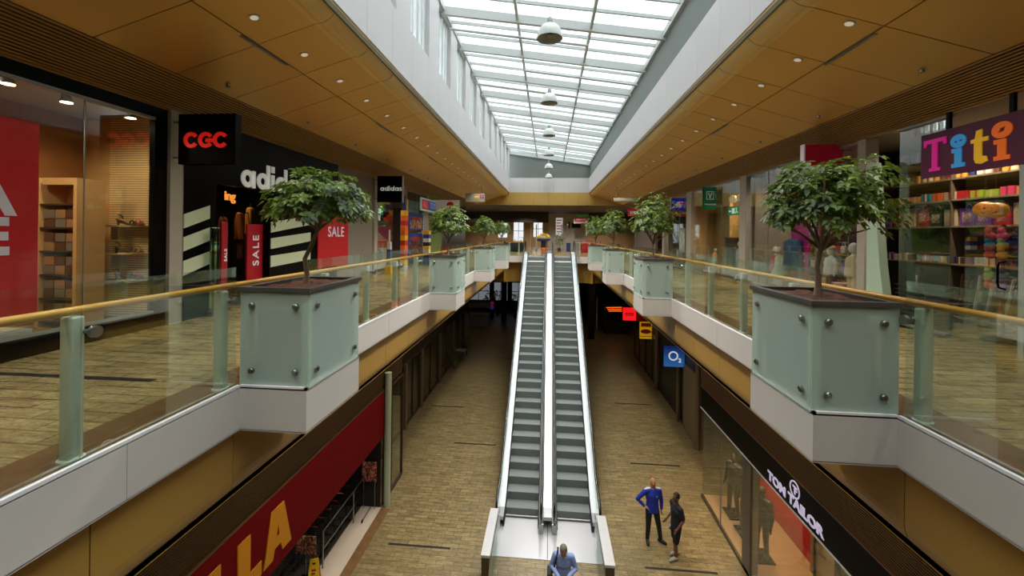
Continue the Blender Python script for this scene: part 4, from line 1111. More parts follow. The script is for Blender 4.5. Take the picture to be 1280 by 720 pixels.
for z, nm_ in lev:
    if nm_ == 'floor': continue
    k2, w, h, cc = plan[nm_]; cc = (cc*6); y = 8.7
    for c in cc:
        if y-w < 5.8: break
        gift(k2, y-w, z, w*R.uniform(.85, .95), h*R.uniform(.85, 1.1), c, nm_); y -= w*1.06
for i, (y, c) in enumerate([(6.62, 'violet'), (6.45, 'pink'), (6.3, 'cream')]): pass
# framed pictures leaning under the counter
for i in range(11):
    y = 7.15-.085*i; z0 = .11; tl_ = .18
    M = Matrix.Translation((6.42, y, z0)) @ Matrix.Rotation(.16+.02*(i % 3), 4, 'X')
    o = MB().rbox(0, .45, 0, .02, 0, .66, .003, M=M).build('framed_picture', gm_[['brown', 'brown', 'brown', 'white', 'black', 'white', 'brown', 'red', 'white', 'brown', 'white'][i]], None, origin=(6.6, y, z0))
    MB().box(.03, .42, -.002, .0, .03, .62, M=M).build('picture', pA if i % 2 else pB, o)
    tag(o, '%s framed picture leaning in the row under the gift shop counter' % ['brown', 'brown', 'brown', 'white', 'black', 'white', 'brown', 'red', 'white', 'brown', 'white'][i], 'picture', '%s framed pictures under the counter' % ['brown', 'brown', 'brown', 'white', 'black', 'white', 'brown', 'red', 'white', 'brown', 'white'][i])
# stack of black baskets
src = None
for i in range(9):
    z = .0+.068*i
    if src is None:
        m = MB(); x0, x1, y0, y1 = 5.42, 5.80, 6.5, 7.0
        m.box(x0, x1, y0, y1, .0, .012)
        for a in ((x0, x1, y0, y0+.012), (x0, x1, y1-.012, y1), (x0, x0+.012, y0, y1), (x1-.012, x1, y0, y1)):
            m.box(a[0], a[1], a[2], a[3], .0, .05)
        src = m.build('shopping_basket', blackf, None, origin=(5.6, 6.75, 0)); MB().box(x0-.02, x1+.02, y0-.02, y0, .048, .058).box(x0-.02, x1+.02, y1, y1+.02, .048, .058).box(x0-.02, x0, y0-.02, y1+.02, .048, .058).box(x1, x1+.02, y0-.02, y1+.02, .048, .058).build('rim', col('bsk', '2a2c30', .3), src)
        tag(src, 'black plastic shopping basket in the stack beside the gift shop entrance', 'basket', 'stacked black shopping baskets')
    else: dup(src, (5.6, 6.75, z))
# smiling orange balloon heads
for i, (y, z, x) in enumerate(((5.93, 1.70, 5.66), (5.74, 1.675, 5.6))):
    r = thing('smiley_balloon', (x, y, z-.11), ['plain orange balloon beside the smiling one in the gift shop', 'orange balloon with a smiling face in the gift shop'][i], 'balloon', 'orange balloons in the gift shop')
    MB().ball((x, y, z), (.10, .13, .10), nu=20, nv=12).build('body', col('balloon', 'e09018', .3, emit=.12), r)
    if i:
        MB().tube([(x-.095+.02*abs(t), y+t*.09, z-.02-.03*(1-t*t)) for t in [-1+.25*j for j in range(9)]], .008, 6).build('mouth', gm_['brown'], r)
        for t in (-.045, .045): MB().ball((x-.09, y+t, z+.03), (.006, .02, .012), nu=8, nv=6).build('eye', gm_['brown'], r)
    MB().cyl((x, y, z+.1), (x, y, 2.9), .002, n=5).build('string', gm_['white'], r)
# hanging toys rack
rk = thing('toy_rack', (5.8, 5.85, 0), 'dark rack of colourful hanging soft toys beside the gift shop door', 'rack')
MB().cyl((5.8, 5.85, 0), (5.8, 5.85, 1.5), .02).build('pole', blackf, rk); MB().cyl((5.8, 5.85, 0), (5.8, 5.85, .03), .2, n=20).build('base', blackf, rk)
for i, (c, nm_) in enumerate((('pink', 'pink'), ('red', 'red'), ('lime', 'lime'), ('teal', 'teal'), ('amber', 'amber'), ('red', 'dark red'), ('navy', 'navy'), ('lime', 'small lime'), ('violet', 'violet'), ('orange', 'orange'))):
    z = 1.38-.12*(i//2)-(.15 if i > 5 else 0); y = 5.78+.15*(i % 2)
    r = thing('soft_toy', (5.72, y, z-.06), '%s soft toy hanging on the rack beside the gift shop door' % nm_, 'soft toy', 'soft toys on the dark rack')
    MB().ball((5.72, y, z-.03), (.05, .06, .055), nu=12, nv=8).build('body', gm_[c], r); MB().ball((5.70, y, z+.04), (.035, .038, .035), nu=12, nv=8).build('head', gm_[c], r)
    for t in (-.03, .03): MB().ball((5.70, y+t, z+.075), .014, nu=8, nv=6).build('ear', gm_[c], r)
# open glass door with pale frame
r = thing('glass_door', (5.23, 4.6, 0), 'glass shop door with black loop handle and pale frame', 'door')
MB().box(5.22, 5.235, 5.05, 5.72, .03, 2.1).build('glass_pane', gl_shop, r)
MB().box(5.19, 5.26, 5.02, 5.08, 0, 2.15).build('stile', mat('door_frame_pale', 'aab5b2', .4, .2), r)
MB().tube([(5.2, 5.22, .74), (5.13, 5.22, .76), (5.12, 5.22, .80), (5.12, 5.22, 1.0), (5.13, 5.22, 1.04), (5.2, 5.22, 1.06)], .012, 8).build('handle', blackf, r)
r = thing('display_case', (5.5, 4.6, 0), 'tall glass display case at the picture edge of the gift shop', 'cabinet')
for z in (.02, .45, .85, 1.25, 1.65): MB().box(5.35, 5.7, 4.2, 4.98, z, z+.015).build('shelf', mat('case_shelf', '9eaaa8', .3), r)
MB().box(5.34, 5.35, 4.2, 4.98, 0, 1.7).build('glass_pane', gl_shop, r)

# ---------------- pink shop
glazing(1, 7.55, 9.55, .12, 2.94, 'pink shop window behind the big leafy tree', (8.6,))
glazing(1, 9.57, 11.5, .12, 2.94, 'pink shop window with child mannequins', (10.5,))
struct('trim_61', MB().box(SX-.02, SX+.08, 7.53, 11.5, 0, .12), alum)
struct('wall_right_pinkside', MB().box(5.40, 6.9, 11.42, 11.48, 0, 2.96), mat('beige_panel', '9c8f7a', .5))
struct('wall_right_pinkback', MB().box(6.9, 7.0, 9.85, 11.5, 0, 2.96), col('pinkback', '3c2c22'))
mag = mat('magenta', 'b01478', .5, emit=.06); mag2 = mat('crimson', 'a01034', .5, emit=.05)
for (y0, y1, z0, z1, m_, x, lab, n_) in ((9.6, 10.36, 2.52, 2.94, mag, 5.36, 'crimson banner hanging high in the pink shop window', 1), (9.78, 10.44, .25, 1.80, mag, 5.75, 'tall magenta poster standing behind the child mannequins', 2), (9.62, 10.1, 1.85, 2.4, mag2, 5.5, 'dark red panel under the crimson banner', 4)):
    r = thing('window_banner', (x, (y0+y1)/2, z0), lab, 'banner', 'banners in the pink shop window')
    MB().box(x, x+.015, y0, y1, z0, z1).build('sheet', mag2 if n_ == 1 else m_, r)
    if n_ == 2:
        for q in range(3): MB().box(x-.003, x, y0+.12, y1-.12, z0+.35+.16*q, z0+.39+.16*q).build('text_line', wl, r)
def kid(x, y, k, skin, top, bottom, hat, label, dress=False):
    r = thing('child_mannequin', (x, y, .12), label, 'mannequin', 'child mannequins in the shop windows')
    z = .12
    b = MB()
    for s in (-1, 1):
        b.tube([(x, y+s*.05*k, z+.01), (x, y+s*.05*k, z+.22*k), (x, y+s*.055*k, z+.46*k)], [.028*k, .034*k, .045*k], 10)
        b.ball((x-.02, y+s*.05*k, z+.018), (.05*k, .025*k, .02*k), nu=10, nv=6)
        b.tube([(x, y+s*.115*k, z+.74*k), (x-.01, y+s*.155*k, z+.60*k), (x-.03, y+s*.15*k, z+.47*k)], [.03*k, .024*k, .02*k], 8)
        b.ball((x-.035, y+s*.15*k, z+.44*k), (.02*k, .015*k, .03*k), nu=8, nv=6)
    b.tube([(x, y, z+.42*k), (x, y, z+.55*k), (x, y, z+.70*k), (x, y, z+.78*k), (x, y, z+.82*k)], [.085*k, .075*k, .09*k, .05*k, .03*k], 12)
    b.ball((x, y, z+.91*k), (.075*k, .07*k, .095*k), nu=16, nv=10)
    b.build('body', skin, r)
    t = MB()
    if dress: t.tube([(x, y, z+.30*k), (x, y, z+.50*k), (x, y, z+.72*k), (x, y, z+.78*k)], [.19*k, .12*k, .105*k, .07*k], 16)
    else: t.tube([(x, y, z+.45*k), (x, y, z+.60*k), (x, y, z+.72*k), (x, y, z+.78*k)], [.115*k, .105*k, .105*k, .07*k], 16)
    for s in (-1, 1): t.tube([(x, y+s*.10*k, z+.745*k), (x-.005, y+s*.145*k, z+.64*k)], [.042*k, .038*k], 8)
    t.build('shirt', top, r)
    if not dress:
        q = MB()
        for s in (-1, 1): q.tube([(x, y+s*.05*k, z+(.12 if bottom[1] else .28)*k), (x, y+s*.052*k, z+.48*k)], [.052*k, .062*k], 10)
        q.build('trousers', bottom[0], r)
    if hat: MB().ball((x, y, z+.965*k), (.085*k, .082*k, .055*k), nu=16, nv=8).build('hat', hat, r)
    return r
skinw = mat('mannequin_white', 'c9c3b8', .45)
kid(5.75, 11.1, .95, skinw, gm_['red'], (gm_['red'], False), None, 'small mannequin in a bright red outfit in the pink shop window', True)
kid(5.65, 10.72, .95, skinw, mat('pale_green_cloth', 'bcc8a8', .8), (gm_['white'], True), None, 'small mannequin in a pale green dress in the pink shop window', True)
kid(5.68, 8.92, 1.02, skinw, gm_['white'], (mat('maroon', '4a0e1c', .8), True), gm_['cream'], 'small mannequin in white jacket and maroon trousers with cream hat')
kid(5.55, 8.10, 1.1, skinw, gm_['cream'], (gm_['cream'], True), None, 'small mannequin in cream clothes beside the grey pillar')
r = thing('hanging_dress', (5.62, 10.1, .55), 'long dark blue dress hanging in the pink shop window', 'dress')
MB().tube([(5.62, 10.1, .55), (5.62, 10.1, .9), (5.62, 10.1, 1.2), (5.62, 10.1, 1.27)], [.22, .19, .2, .08], 16).build('body', mat('petrol_cloth', '0f4668', .8), r)
MB().cyl((5.62, 10.1, 1.26), (5.62, 10.1, 2.96), .003, n=5).build('string', steel, r)
# rack with bags and accessories
rr_ = thing('accessory_rack', (6.5, 10.4, 0), 'tall wire rack crowded with small bags behind the big leafy tree', 'rack')
for y in (9.65, 10.5, 11.3): MB().cyl((6.5, y, 0), (6.5, y, 2.2), .012, n=8).build('upright', alum, rr_)
for i in range(5): MB().cyl((6.5, 9.65, .45+.38*i), (6.5, 11.3, .45+.38*i), .010, n=8).build('crossbar', alum, rr_)
for i in range(5):
    for j in range(8):
        c = R.choice(['brown', 'cream', 'black', 'navy', 'red', 'brown', 'orange', 'white', 'violet']); y = 9.73+.21*j; z = .45+.38*i
        o = MB().rbox(6.43, 6.49, y-.07, y+.07, z-.24, z-.08, .02).build('hand_bag', gm_[c], None, origin=(6.46, y, z-.24))
        MB().tube([(6.46, y-.05, z-.09), (6.46, y-.03, z-.01), (6.47, y, z+.012), (6.46, y+.03, z-.01), (6.46, y+.05, z-.09)], .005, 5).build('strap', gm_[c], o)
        tag(o, 'small %s bag hanging on row %s of the wire rack' % (c, ['one', 'two', 'three', 'four', 'five'][i]), 'bag', '%s bags on rack row %s' % (c, ['one', 'two', 'three', 'four', 'five'][i]))
r = thing('storage_box', (5.7, 8.45, .12), 'pale pink storage box on the pink shop window floor', 'box'); MB().rbox(5.5, 5.85, 8.3, 8.6, .12, .42, .02).build('body', mat('blush', 'c9a48c', .6), r); MB().rbox(5.49, 5.86, 8.29, 8.61, .42, .45, .01).build('lid', mat('blush2', 'b8907a', .6), r)
r = blade('blade_sign', 5.28, 4.62, 8.0, 2.62, 3.0, mat('sgn_crimson', 'a30f2e', .5, emit=.08), 'crimson hanging sign with a white edge behind the top of the big leafy tree', edge=wl)
pillar(1, 11.52, 11.9)
# ---------------- green sign shop
glazing(1, 11.95, 15.7, .05, 2.94, 'cosmetics shop window under the green hanging sign', (13.2, 14.4))
pillar(1, 15.74, 16.3)
struct('wall_right_cosback', MB().box(7.3, 7.4, 11.6, 19.5, 0, 2.96), mat('warm_back', 'a87c4c', .6))
struct('wall_right_cosback2', MB().box(6.2, 6.3, 14.9, 16.3, 0, 2.96), mat('warm_back3', 'a98d66', .6))
partition(1, 11.58, 7.3, cream); partition(1, 16.28, 7.3, cream)
for i in range(5):
    z = .45+.42*i
    r = MB().box(6.6, 6.95, 12.3, 15.6, z-.02, z).build('wall_shelf', mat('lit_wood', 'b98650', .5), None, origin=(6.8, 14, z-.02)); tag(r, 'warm wooden wall shelf in the cosmetics shop, %s from the floor' % ordn[i], 'shelf', 'wall shelves in the cosmetics shop')
    y = 12.45
    while y < 15.4:
        c = R.choice(['amber', 'red', 'brown', 'cream', 'orange', 'black', 'white']); h = R.uniform(.12, .26); w = R.uniform(.05, .09)
        m = MB(); m.cyl((6.75, y, z), (6.75, y, z+h*.72), w, n=12); m.cyl((6.75, y, z+h*.72), (6.75, y, z+h*.8), w, w*.4, n=12)
        o = m.build('bottle', gm_[c], None, origin=(6.75, y, z)); MB().cyl((6.75, y, z+h*.8), (6.75, y, z+h), w*.42, n=10).build('cap', gm_['white'], o)
        tag(o, '%s bottle on the %s wall shelf of the cosmetics shop' % (c, ordn[i]), 'bottle', '%s bottles, %s cosmetics shelf' % (c, ordn[i])); y += w*2+R.uniform(.06, .16)
kid(5.85, 15.2, .78, gm_['white'], gm_['amber'], (mat('denim', '2a4868', .8), True), None, 'small mannequin in yellow top and blue trousers in the cosmetics window')
kid(5.85, 13.3, 1.05, gm_['white'], mat('pale_blue', '8aa2b8', .8), (gm_['white'], True), None, 'small mannequin in pale blue beside the wide grey pillar')
r = thing('dark_counter', (6.0, 13.9, 0), 'tall dark grey display stand in the cosmetics shop window', 'display stand')
MB().rbox(5.85, 6.25, 13.65, 14.4, 0, 1.25, .01).build('body', col('dkg', '2e2f30'), r); MB().rbox(5.82, 6.28, 13.6, 14.45, 1.25, 1.29, .005).build('top', col('dkg2', '484848'), r)
exit_sign(5.7, 13.4, 1.98, .8, .26, 'R', 'green exit sign hanging inside the cosmetics shop')
for i, y in enumerate((13.5, 14.05)):
    r = thing('globe_lamp', (5.95, y, 2.4), 'pale glass globe lamp under the cosmetics shop ceiling, %s the exit sign' % ['directly over', 'beyond'][i], 'lamp', 'globe lamps in the cosmetics shop')
    MB().ball((5.95, y, 2.53), .13, nu=18, nv=12).build('globe', mat('globe', 'cfc6ae', .3, emit=.25), r); MB().cyl((5.95, y, 2.65), (5.95, y, 2.97), .012).build('rod', steel, r)
tag(MB().rbox(5.5, 5.75, 12.4, 13.5, 2.62, 2.94, .01).build('air_conditioner', mat('acgrey', '86827a', .5), None, origin=(5.6, 12.95, 2.62)), 'grey box air conditioner at the ceiling of the cosmetics shop', 'air conditioner')
gsg = mat('sgn_green', '0f6a44', .4, emit=.12)
r = blade('blade_sign', 5.36, 4.97, 13.9, 2.18, 2.90, gsg, 'green hanging sign with a white leafy emblem over the cosmetics shop', edge=mat('sgn_green_d', '0a3f2a', .5))
shape([rect(-.11, -.12, .11, .14), rect(-.095, -.105, .095, .125)], 'emblem', wl, 'F', (5.17, 13.894, 2.62), r, .003)
shape([[(-.06, .08), (-.04, .09), (0, .0), (.05, .1), (.075, .09), (.01, -.03), (.02, -.08), (-.02, -.08), (-.01, -.03)]], 'emblem', wl, 'F', (5.17, 13.894, 2.62), r, .003)
text('YVES ROCHER', .055, 'lettering', wl, 'F', (5.17, 13.894, 2.34), r, bold=.002, ext=.002)
bsg = mat('sgn_royal', '1c2a9a', .4, emit=.2)
r = blade('blade_sign', 5.36, 4.84, 17.0, 2.34, 2.82, bsg, 'square blue hanging sign with white slanting strokes and a pink dot', edge=alum)
for a in (0, .12, .24): shape([[(-.22+a, -.12), (-.12+a, -.12), (.08+a*.5, .12), (.0+a*.5, .12)]], 'white_stroke', wl, 'F', (5.1, 16.994, 2.56), r, .003)
shape([circ(.12, .05, .05)], 'pink_dot', ltr['p'], 'F', (5.1, 16.993, 2.56), r, .004)
glazing(1, 16.35, 19.3, .05, 2.9, 'dark shop window beyond the blue hanging sign', (17.3, 18.2))
struct('wall_right_dark2', MB().box(5.45, 5.5, 17.3, 18.5, .05, 2.0), dark)
r = thing('window_poster', (5.23, 16.75, .7), 'pale framed poster beside the dark shop entrance', 'poster', 'posters beside the dark shop'); MB().box(5.2, 5.23, 16.4, 17.1, .7, 1.62).build('frame', alum, r); MB().box(5.195, 5.2, 16.45, 17.05, .76, 1.56).build('picture', pic_mat('picture_d', '7d8a80', 'a3b0a4', 'c0cabf', 3), r)
pillar(1, 19.35, 19.6)
struct('wall_right_far', MB().box(SX, SX+.1, 21.0, 26, 0, 2.96), mat('taupe', '6f675e', .5))
rsg = mat('sgn_red2', 'b81424', .4, emit=.25)
r = thing('shop_sign', (4.35, 20.5, 2.2), 'rounded red hanging sign with a white word beyond the second tree', 'sign')
shape([circ(.28, 0, .17, .17, n=20, a0=-PI/2, a1=PI/2)+[(-.38, .17), (-.38, -.17)]], 'board', rsg, 'F', (4.2, 20.5, 2.42), r, .05)
text('dm', .2, 'lettering', wl, 'F', (4.15, 20.445, 2.43), r, bold=.01, ext=.003, sx=2) if False else shape([rect(-.3, -.07, .12, .06)], 'lettering', wl, 'F', (4.2, 20.445, 2.43), r, .004)
MB().cyl((4.2, 20.5, 2.59), (4.2, 20.5, CZ(4.2)), .01, n=6).build('rod', steel, r)
# ================================================================== lower level
LT = -4.95
# slatted bands above the lower fronts
for s, nm in ((-1, 'left'), (1, 'right')):
    yend = 13.95
    mb = MB()
    for i in range(63):
        z = -3.50+.04*i+.02
        mb.box(s*4.97, s*4.995, -14, yend, z-.009, z+.009)
    struct('wall_%s_lower_slats' % nm, mb, mat('lower_slat', '46301a', .5, .2))
    struct('wall_%s_lower_head' % nm, MB().box(s*5.0, s*5.1, -14, yend, -3.5, -.96), dark)
    struct('wall_%s_lower_return' % nm, MB().box(s*5.0, s*6.3, yend, yend+.1, -4.2 if s > 0 else -4.3, -.96), brown)
    struct('wall_%s_lower_far' % nm, MB().box(s*6.1, s*6.2, yend, 30, -4.3, -.96), brown)
    struct('wall_%s_lower_deep' % nm, MB().box(s*9.0, s*9.1, -14, 47, LZ, -.96), col('deepwall', '241c16'))
# ---------------- supermarket front (left, near)
bred = mat('super_red', '6e040c', .7, spec=.12)
r = thing('shop_sign', (-4.95, 6, -4.9), 'very large dark red fascia sign with giant yellow letters over the supermarket entrance', 'sign')
MB().box(-4.99, -4.95, -6, 12.35, -4.93, -3.52).build('board', bred, r)
MB().box(-4.96, -4.93, -6, 12.35, -3.52, -3.49).build('top_trim', mat('trim_copper', '6b4a2a', .4, .4), r)
yel = mat('super_yellow', 'd08a0c', .5, emit=.02)
def YL(loops): return shape(loops, 'letter', yel, 'L', (-4.945, 0, -4.7), r, .015)
a0 = 6.93
YL([[(a0, 0), (a0+.22, .90), (a0+.56, .90), (a0+.80, 0), (a0+.53, 0), (a0+.48, .17), (a0+.30, .17), (a0+.25, 0)], [(a0+.35, .36), (a0+.44, .36), (a0+.40, .58)]])
for x0, w in ((6.32, .56), (5.68, .56), (5.36, 0), (4.6, -1)):
    if w > 0: YL([[(x0, 0), (x0+w, 0), (x0+w, .24), (x0+.28, .24), (x0+.28, .90), (x0, .90)]])
    elif w == 0: YL([rect(x0, 0, x0+.26, .90)])
    else: YL([[(x0, 0), (x0+.5, 0), (x0+.64, .1), (x0+.64, .36), (x0+.56, .46), (x0+.62, .56), (x0+.62, .8), (x0+.5, .90), (x0, .90)], rect(x0+.24, .18, x0+.4, .36), rect(x0+.24, .54, x0+.4, .72)])
struct('floor', MB().box(-9, -5.03, -6, 12.3, LZ, LZ+.012), col('mart_floor', '4a4238', .3))
struct('floor', MB().box(-5.6, -4.98, 4, 12.3, LZ+.012, LZ+.03), tilew)
struct('trim_70', MB().box(-4.98, -4.72, 4, 12.3, LZ, LZ+.004), border)
struct('wall_left_super_end', MB().box(-9, -5.05, 12.3, 12.4, LZ, -.96), dark)
struct('wall_left_column', MB().cyl((-4.86, 12.45, LZ), (-4.86, 12.45, -3.0), .10, n=24), mat('column_pale', 'a9b59a', .4))
# trolley rail
r = thing('trolley_rail', (-5.5, 10.8, LZ), 'chrome double-bar barrier rail beside the black shopping trolleys', 'rail')
for y in (9.92, 11.55): MB().cyl((-5.5, y, LZ+.03), (-5.5, y, -6.14), .022, n=10).build('post', steel, r)
for z in (-6.15, -6.6): MB().cyl((-5.5, 9.92, z), (-5.5, 12.2, z), .018, n=10).build('bar', steel, r)
# nested shopping trolleys
def trolley():
    r = thing('shopping_trolley', (0, 0, 0), 'dark shopping trolley nested in the row behind the chrome rail', 'shopping trolley', 'nested shopping trolleys')
    wire = mat('trolley_wire', '2b2d2f', .35, .8)
    b = MB()
    for i in range(7):
        t = i/6; x = -.22+.44*t; b.tube([(x, -.42, .55), (x*1.0, .38, .50), (x*1.05, .40, .92)], .004, 4)
    for z in (.52, .62, .72, .82, .92):
        k = (z-.52)/.4; y0 = -.42-.06*k; w = .22+.04*k
        b.tube([(-w, y0, z), (w, y0, z), (w, .40, z), (-w, .40, z), (-w, y0, z)], .005, 4)
    for i in range(6):
        y = -.4+.15*i
        for s in (-1, 1): b.tube([(s*.22, y, .52), (s*.26, y, .92)], .004, 4)
    b.build('basket', wire, r)
    f = MB()
    for s in (-1, 1): f.tube([(s*.22, -.45, .10), (s*.20, .42, .10), (s*.20, .38, .5), (s*.24, .46, .98)], .010, 6)
    f.tube([(-.2, .42, .1), (.2, .42, .1)], .01, 6).build('frame', wire, r)
    MB().cyl((-.26, .47, .99), (.26, .47, .99), .016).build('handle', mat('trolley_red', '7c1014', .4), r)
    for x in (-.2, .2):
        for y in (-.42, .40): MB().cyl((x-.012, y, .05), (x+.012, y, .05), .048, n=14).build('wheel', blackf, r)
    return r
t0 = trolley(); n = 0
for row in range(2):
    for i in range(6):
        loc = (-5.95-.62*row, 9.5+.34*i+.2*row, LZ+.012)
        o = t0 if n == 0 else dup(t0, loc)
        o.location = loc; o['label'] = 'dark shopping trolley nested in the %s row behind the chrome rail' % ['front', 'back'][row]; o['group'] = 'nested shopping trolleys, %s row' % ['front', 'back'][row]; n += 1
o = dup(t0, (-5.45, 12.0, LZ+.03)); o['label'] = 'single shopping trolley standing at the pale column'; o['group'] = 'nested shopping trolleys, front row'; del o['group']
# wet floor sign
r = thing('wet_floor_sign', (-5.45, 9.45, LZ+.03), 'yellow folding wet floor warning sign on the supermarket threshold', 'floor sign')
ym = mat('sign_yellow', 'd6b012', .45)
for s, nm_ in ((-1, 'front_leaf'), (1, 'rear_leaf')):
    M = Matrix.Translation((-5.45, 9.45, LZ+.03)) @ Matrix.Rotation(.35, 4, 'Z') @ Matrix.Rotation(s*-.22, 4, 'X') 
    M = Matrix.Translation((-5.45, 9.45, LZ+.64)) @ Matrix.Rotation(.35, 4, 'Z') @ Matrix.Rotation(s*.24, 4, 'X')
    lf = MB(); vs = [(-.09, 0), (.09, 0), (.14, -.62), (.08, -.62), (.06, -.58), (-.06, -.58), (-.08, -.62), (-.14, -.62)]
    v3 = [M @ Vector((x, -.008, z)) for x, z in vs]+[M @ Vector((x, .008, z)) for x, z in vs]; k8 = 8
    lf.add(v3, [list(range(8)), list(range(15, 7, -1))]+[(i, i+8, (i+1) % 8+8, (i+1) % 8) for i in range(8)])
    lf_o = lf.build(nm_, ym, r)
    if s < 0:
        q = MB(); q.box(-.035, .035, -.012, -.008, -.12, -.08, M=M); q.build('grip_slot', dark, lf_o)
        q = MB(); 
        for i in range(3): q.box(-.05, .05-.02*i, -.012, -.008, -.26-.07*i, -.22-.07*i, M=M)
        q.build('warning_print', mat('print_red', '8e1a10', .5), lf_o)
r = thing('poster_stand', (-6.0, 9.3, LZ+.012), 'poster stand with colourful offers behind the yellow wet floor sign', 'poster stand')
MB().cyl((-5.75, 9.6, LZ+.012), (-5.75, 9.6, -6.45), .012).build('pole', steel, r); MB().cyl((-5.75, 9.6, LZ+.012), (-5.75, 9.6, LZ+.03), .16, n=18).build('base', blackf, r)
MB().rbox(-6.0, -5.5, 9.59, 9.61, -6.5, -6.05, .004).build('board', pic_mat('picture_offer', '3a2016', 'a8603a', 'c9beb0', 9), r)
r = thing('bench_trolley', (-5.6, 12.05, LZ), 'small poster leaning on the pale column', 'poster') if False else None
o = thing('offer_board', (-5.3, 12.22, LZ+.03), 'offer board with red and white pictures beside the pale column', 'poster stand')
MB().rbox(-5.55, -5.1, 12.2, 12.22, -6.25, -5.65, .004).build('board', pic_mat('picture_offer2', '4a1a14', 'b0583c', 'b8b4ac', 8), o)
for x in (-5.5, -5.15): MB().cyl((x, 12.21, LZ+.03), (x, 12.21, -6.2), .01).build('leg', steel, o)

# ---------------- glass shops further on the left
def lglass(s, x, y0, y1, z0, z1, label, joints=(), grp='lower shop windows'):
    r = thing('shop_window', (s*x, (y0+y1)/2, z0), label, 'shop window', grp)
    MB().box(s*x, s*(x+.012), y0, y1, z0, z1).build('glass_pane', gl_shop, r)
    mb = MB(); fr = mat('door_bronze', '4a382a', .5, .3)
    for y in (y0, y1)+tuple(joints): mb.box(s*(x-.03), s*(x+.04), y-.025, y+.025, z0, z1)
    mb.box(s*(x-.03), s*(x+.05), y0, y1, z0, z0+.08).box(s*(x-.03), s*(x+.05), y0, y1, z1-.06, z1); mb.build('frame', fr, r); return r
lglass(-1, 5.0, 12.5, 14.1, LZ, -3.6, 'tall lower shop window with a yellow banner behind the pale column', (13.1,))
struct('wall_left_lower_in', MB().box(-6.6, -6.5, 12.5, 14.1, LZ, -3.6), mat('dim_panel', '6a6250', .6))
r = thing('window_banner', (-5.2, 13.45, -6.7), 'narrow yellow banner behind the lower shop window', 'banner'); MB().box(-5.22, -5.2, 13.3, 13.6, -6.65, -5.55).build('sheet', mat('banner_yellow', 'd09a1e', .5), r)
MB().cyl((-5.21, 13.45, LZ), (-5.21, 13.45, -6.65), .01).build('pole', steel, r)
for i, (a, b) in enumerate(((14.3, 17.3), (17.5, 19.6), (19.8, 23.0), (23.2, 26.4), (26.6, 29.8))):
    lglass(-1, 6.1, a, b, LZ, -4.32, 'dim lower shop window in the recessed row, sports shop side, %s from the yellow banner' % ordn[i], ((a+b)/2,))
    struct('wall_left_lower_pier', MB().box(-6.12, -5.98, b, b+.2, LZ, -4.3), mat('pier_tan', '6e5a44', .6))
    lglass(1, 6.1, a, b, LZ, -4.32, 'dim lower shop window in the recessed row, gift shop side, %s beyond the long black sign' % ordn[i], ((a+b)/2,)) if i not in (0, 2) else None
# ---------------- fashion shop with long black sign (right)
bk = mat('sign_black', '050506', .35, spec=.08)
r = thing('shop_sign', (5.0, 6, -4.2), 'long black lower sign with silver round emblem and lettering, silver lower edge', 'sign')
MB().box(4.98, 5.03, -6, 13.95, -4.19, -3.53).build('board', bk, r)
MB().box(4.96, 4.985, -6, 13.95, -4.215, -4.19).build('silver_edge', mat('silver', 'c8c8cc', .3, .5, emit=.1), r)
MB().box(4.965, 4.985, -6, 13.95, -3.53, -3.51).build('copper_edge', mat('trim_copper', '6b4a2a'), r)
sil = mat('letter_silver', 'c4bfdc', .4, emit=.45)
text('TOM TAILOR', .26, 'lettering', sil, 'R', (4.975, 8.87, -4.02), r, bold=.012, ext=.006, sx=1.22)
shape([circ(0, 0, .17), circ(0, 0, .14)], 'emblem_ring', sil, 'R', (4.975, 8.80, -3.745), r, .006)
shape([[(-.07, .07), (.09, .07), (.09, .035), (.03, .035), (.03, .01), (.08, .01), (.08, -.02), (.03, -.02), (.03, -.09), (-.02, -.09), (-.02, .035), (-.07, .035)]], 'emblem_mark', sil, 'R', (4.975, 8.80, -3.745), r, .006)
r = thing('shop_window', (5.05, 12.5, LZ), 'tall lit fashion shop window under the long black sign', 'shop window', 'lower shop windows')
MB().box(5.04, 5.052, 11.12, 13.9, LZ+.1, -4.22).build('glass_pane', gl_shop, r); MB().box(5.04, 6.05, 13.89, 13.9, LZ+.1, -4.22).build('side_pane', gl_shop, r)
MB().box(5.035, 5.06, 12.5, 12.51, LZ+.1, -4.22).build('joint', alum, r); MB().box(5.02, 5.07, 4, 13.95, LZ, LZ+.10).build('kick_strip', mat('kick', '57503f', .4, .4), r)
struct('wall_right_lower_pillar', MB().rbox(5.02, 5.22, 10.7, 11.12, LZ, -4.2, .01), mat('pillar_steel', '6b6560', .4, .5))
r = thing('shop_window', (5.05, 8, LZ), 'fashion shop window nearer than the steel pillar, under the silver lettering', 'shop window', 'lower shop windows'); MB().box(5.04, 5.052, 4, 10.68, LZ+.1, -4.22).build('glass_pane', gl_shop, r)
struct('floor', MB().box(5.08, 9, 4, 13.9, LZ, LZ+.1), mat('lit_floor', 'a98a66', .35, 0, .1, 2))
struct('ceiling', MB().box(5.05, 9, -6, 13.9, -4.2, -4.1), col('lowceil', '9a8c78'))
struct('wall_right_fashion_red', MB().box(6.75, 6.85, 11.0, 13.8, LZ+.1, -4.2), mat('red_wall', 'a00a10', .6))
struct('wall_right_fashion_beige', MB().box(6.6, 6.7, 4, 11.0, LZ+.1, -4.2), mat('beige_wall', '8a7150', .6))
struct('wall_right_fashion_end', MB().box(6.1, 9, 13.85, 13.95, LZ, -.96), dark)
r = thing('door_frame_unit', (6.3, 10.2, LZ+.1), 'pale framed fitting room door inside the fashion shop', 'door')
MB().box(6.5, 6.54, 9.9, 10.6, LZ+.1, -5.0).build('leaf', mat('beige_leaf', '8e7a5c', .6), r)
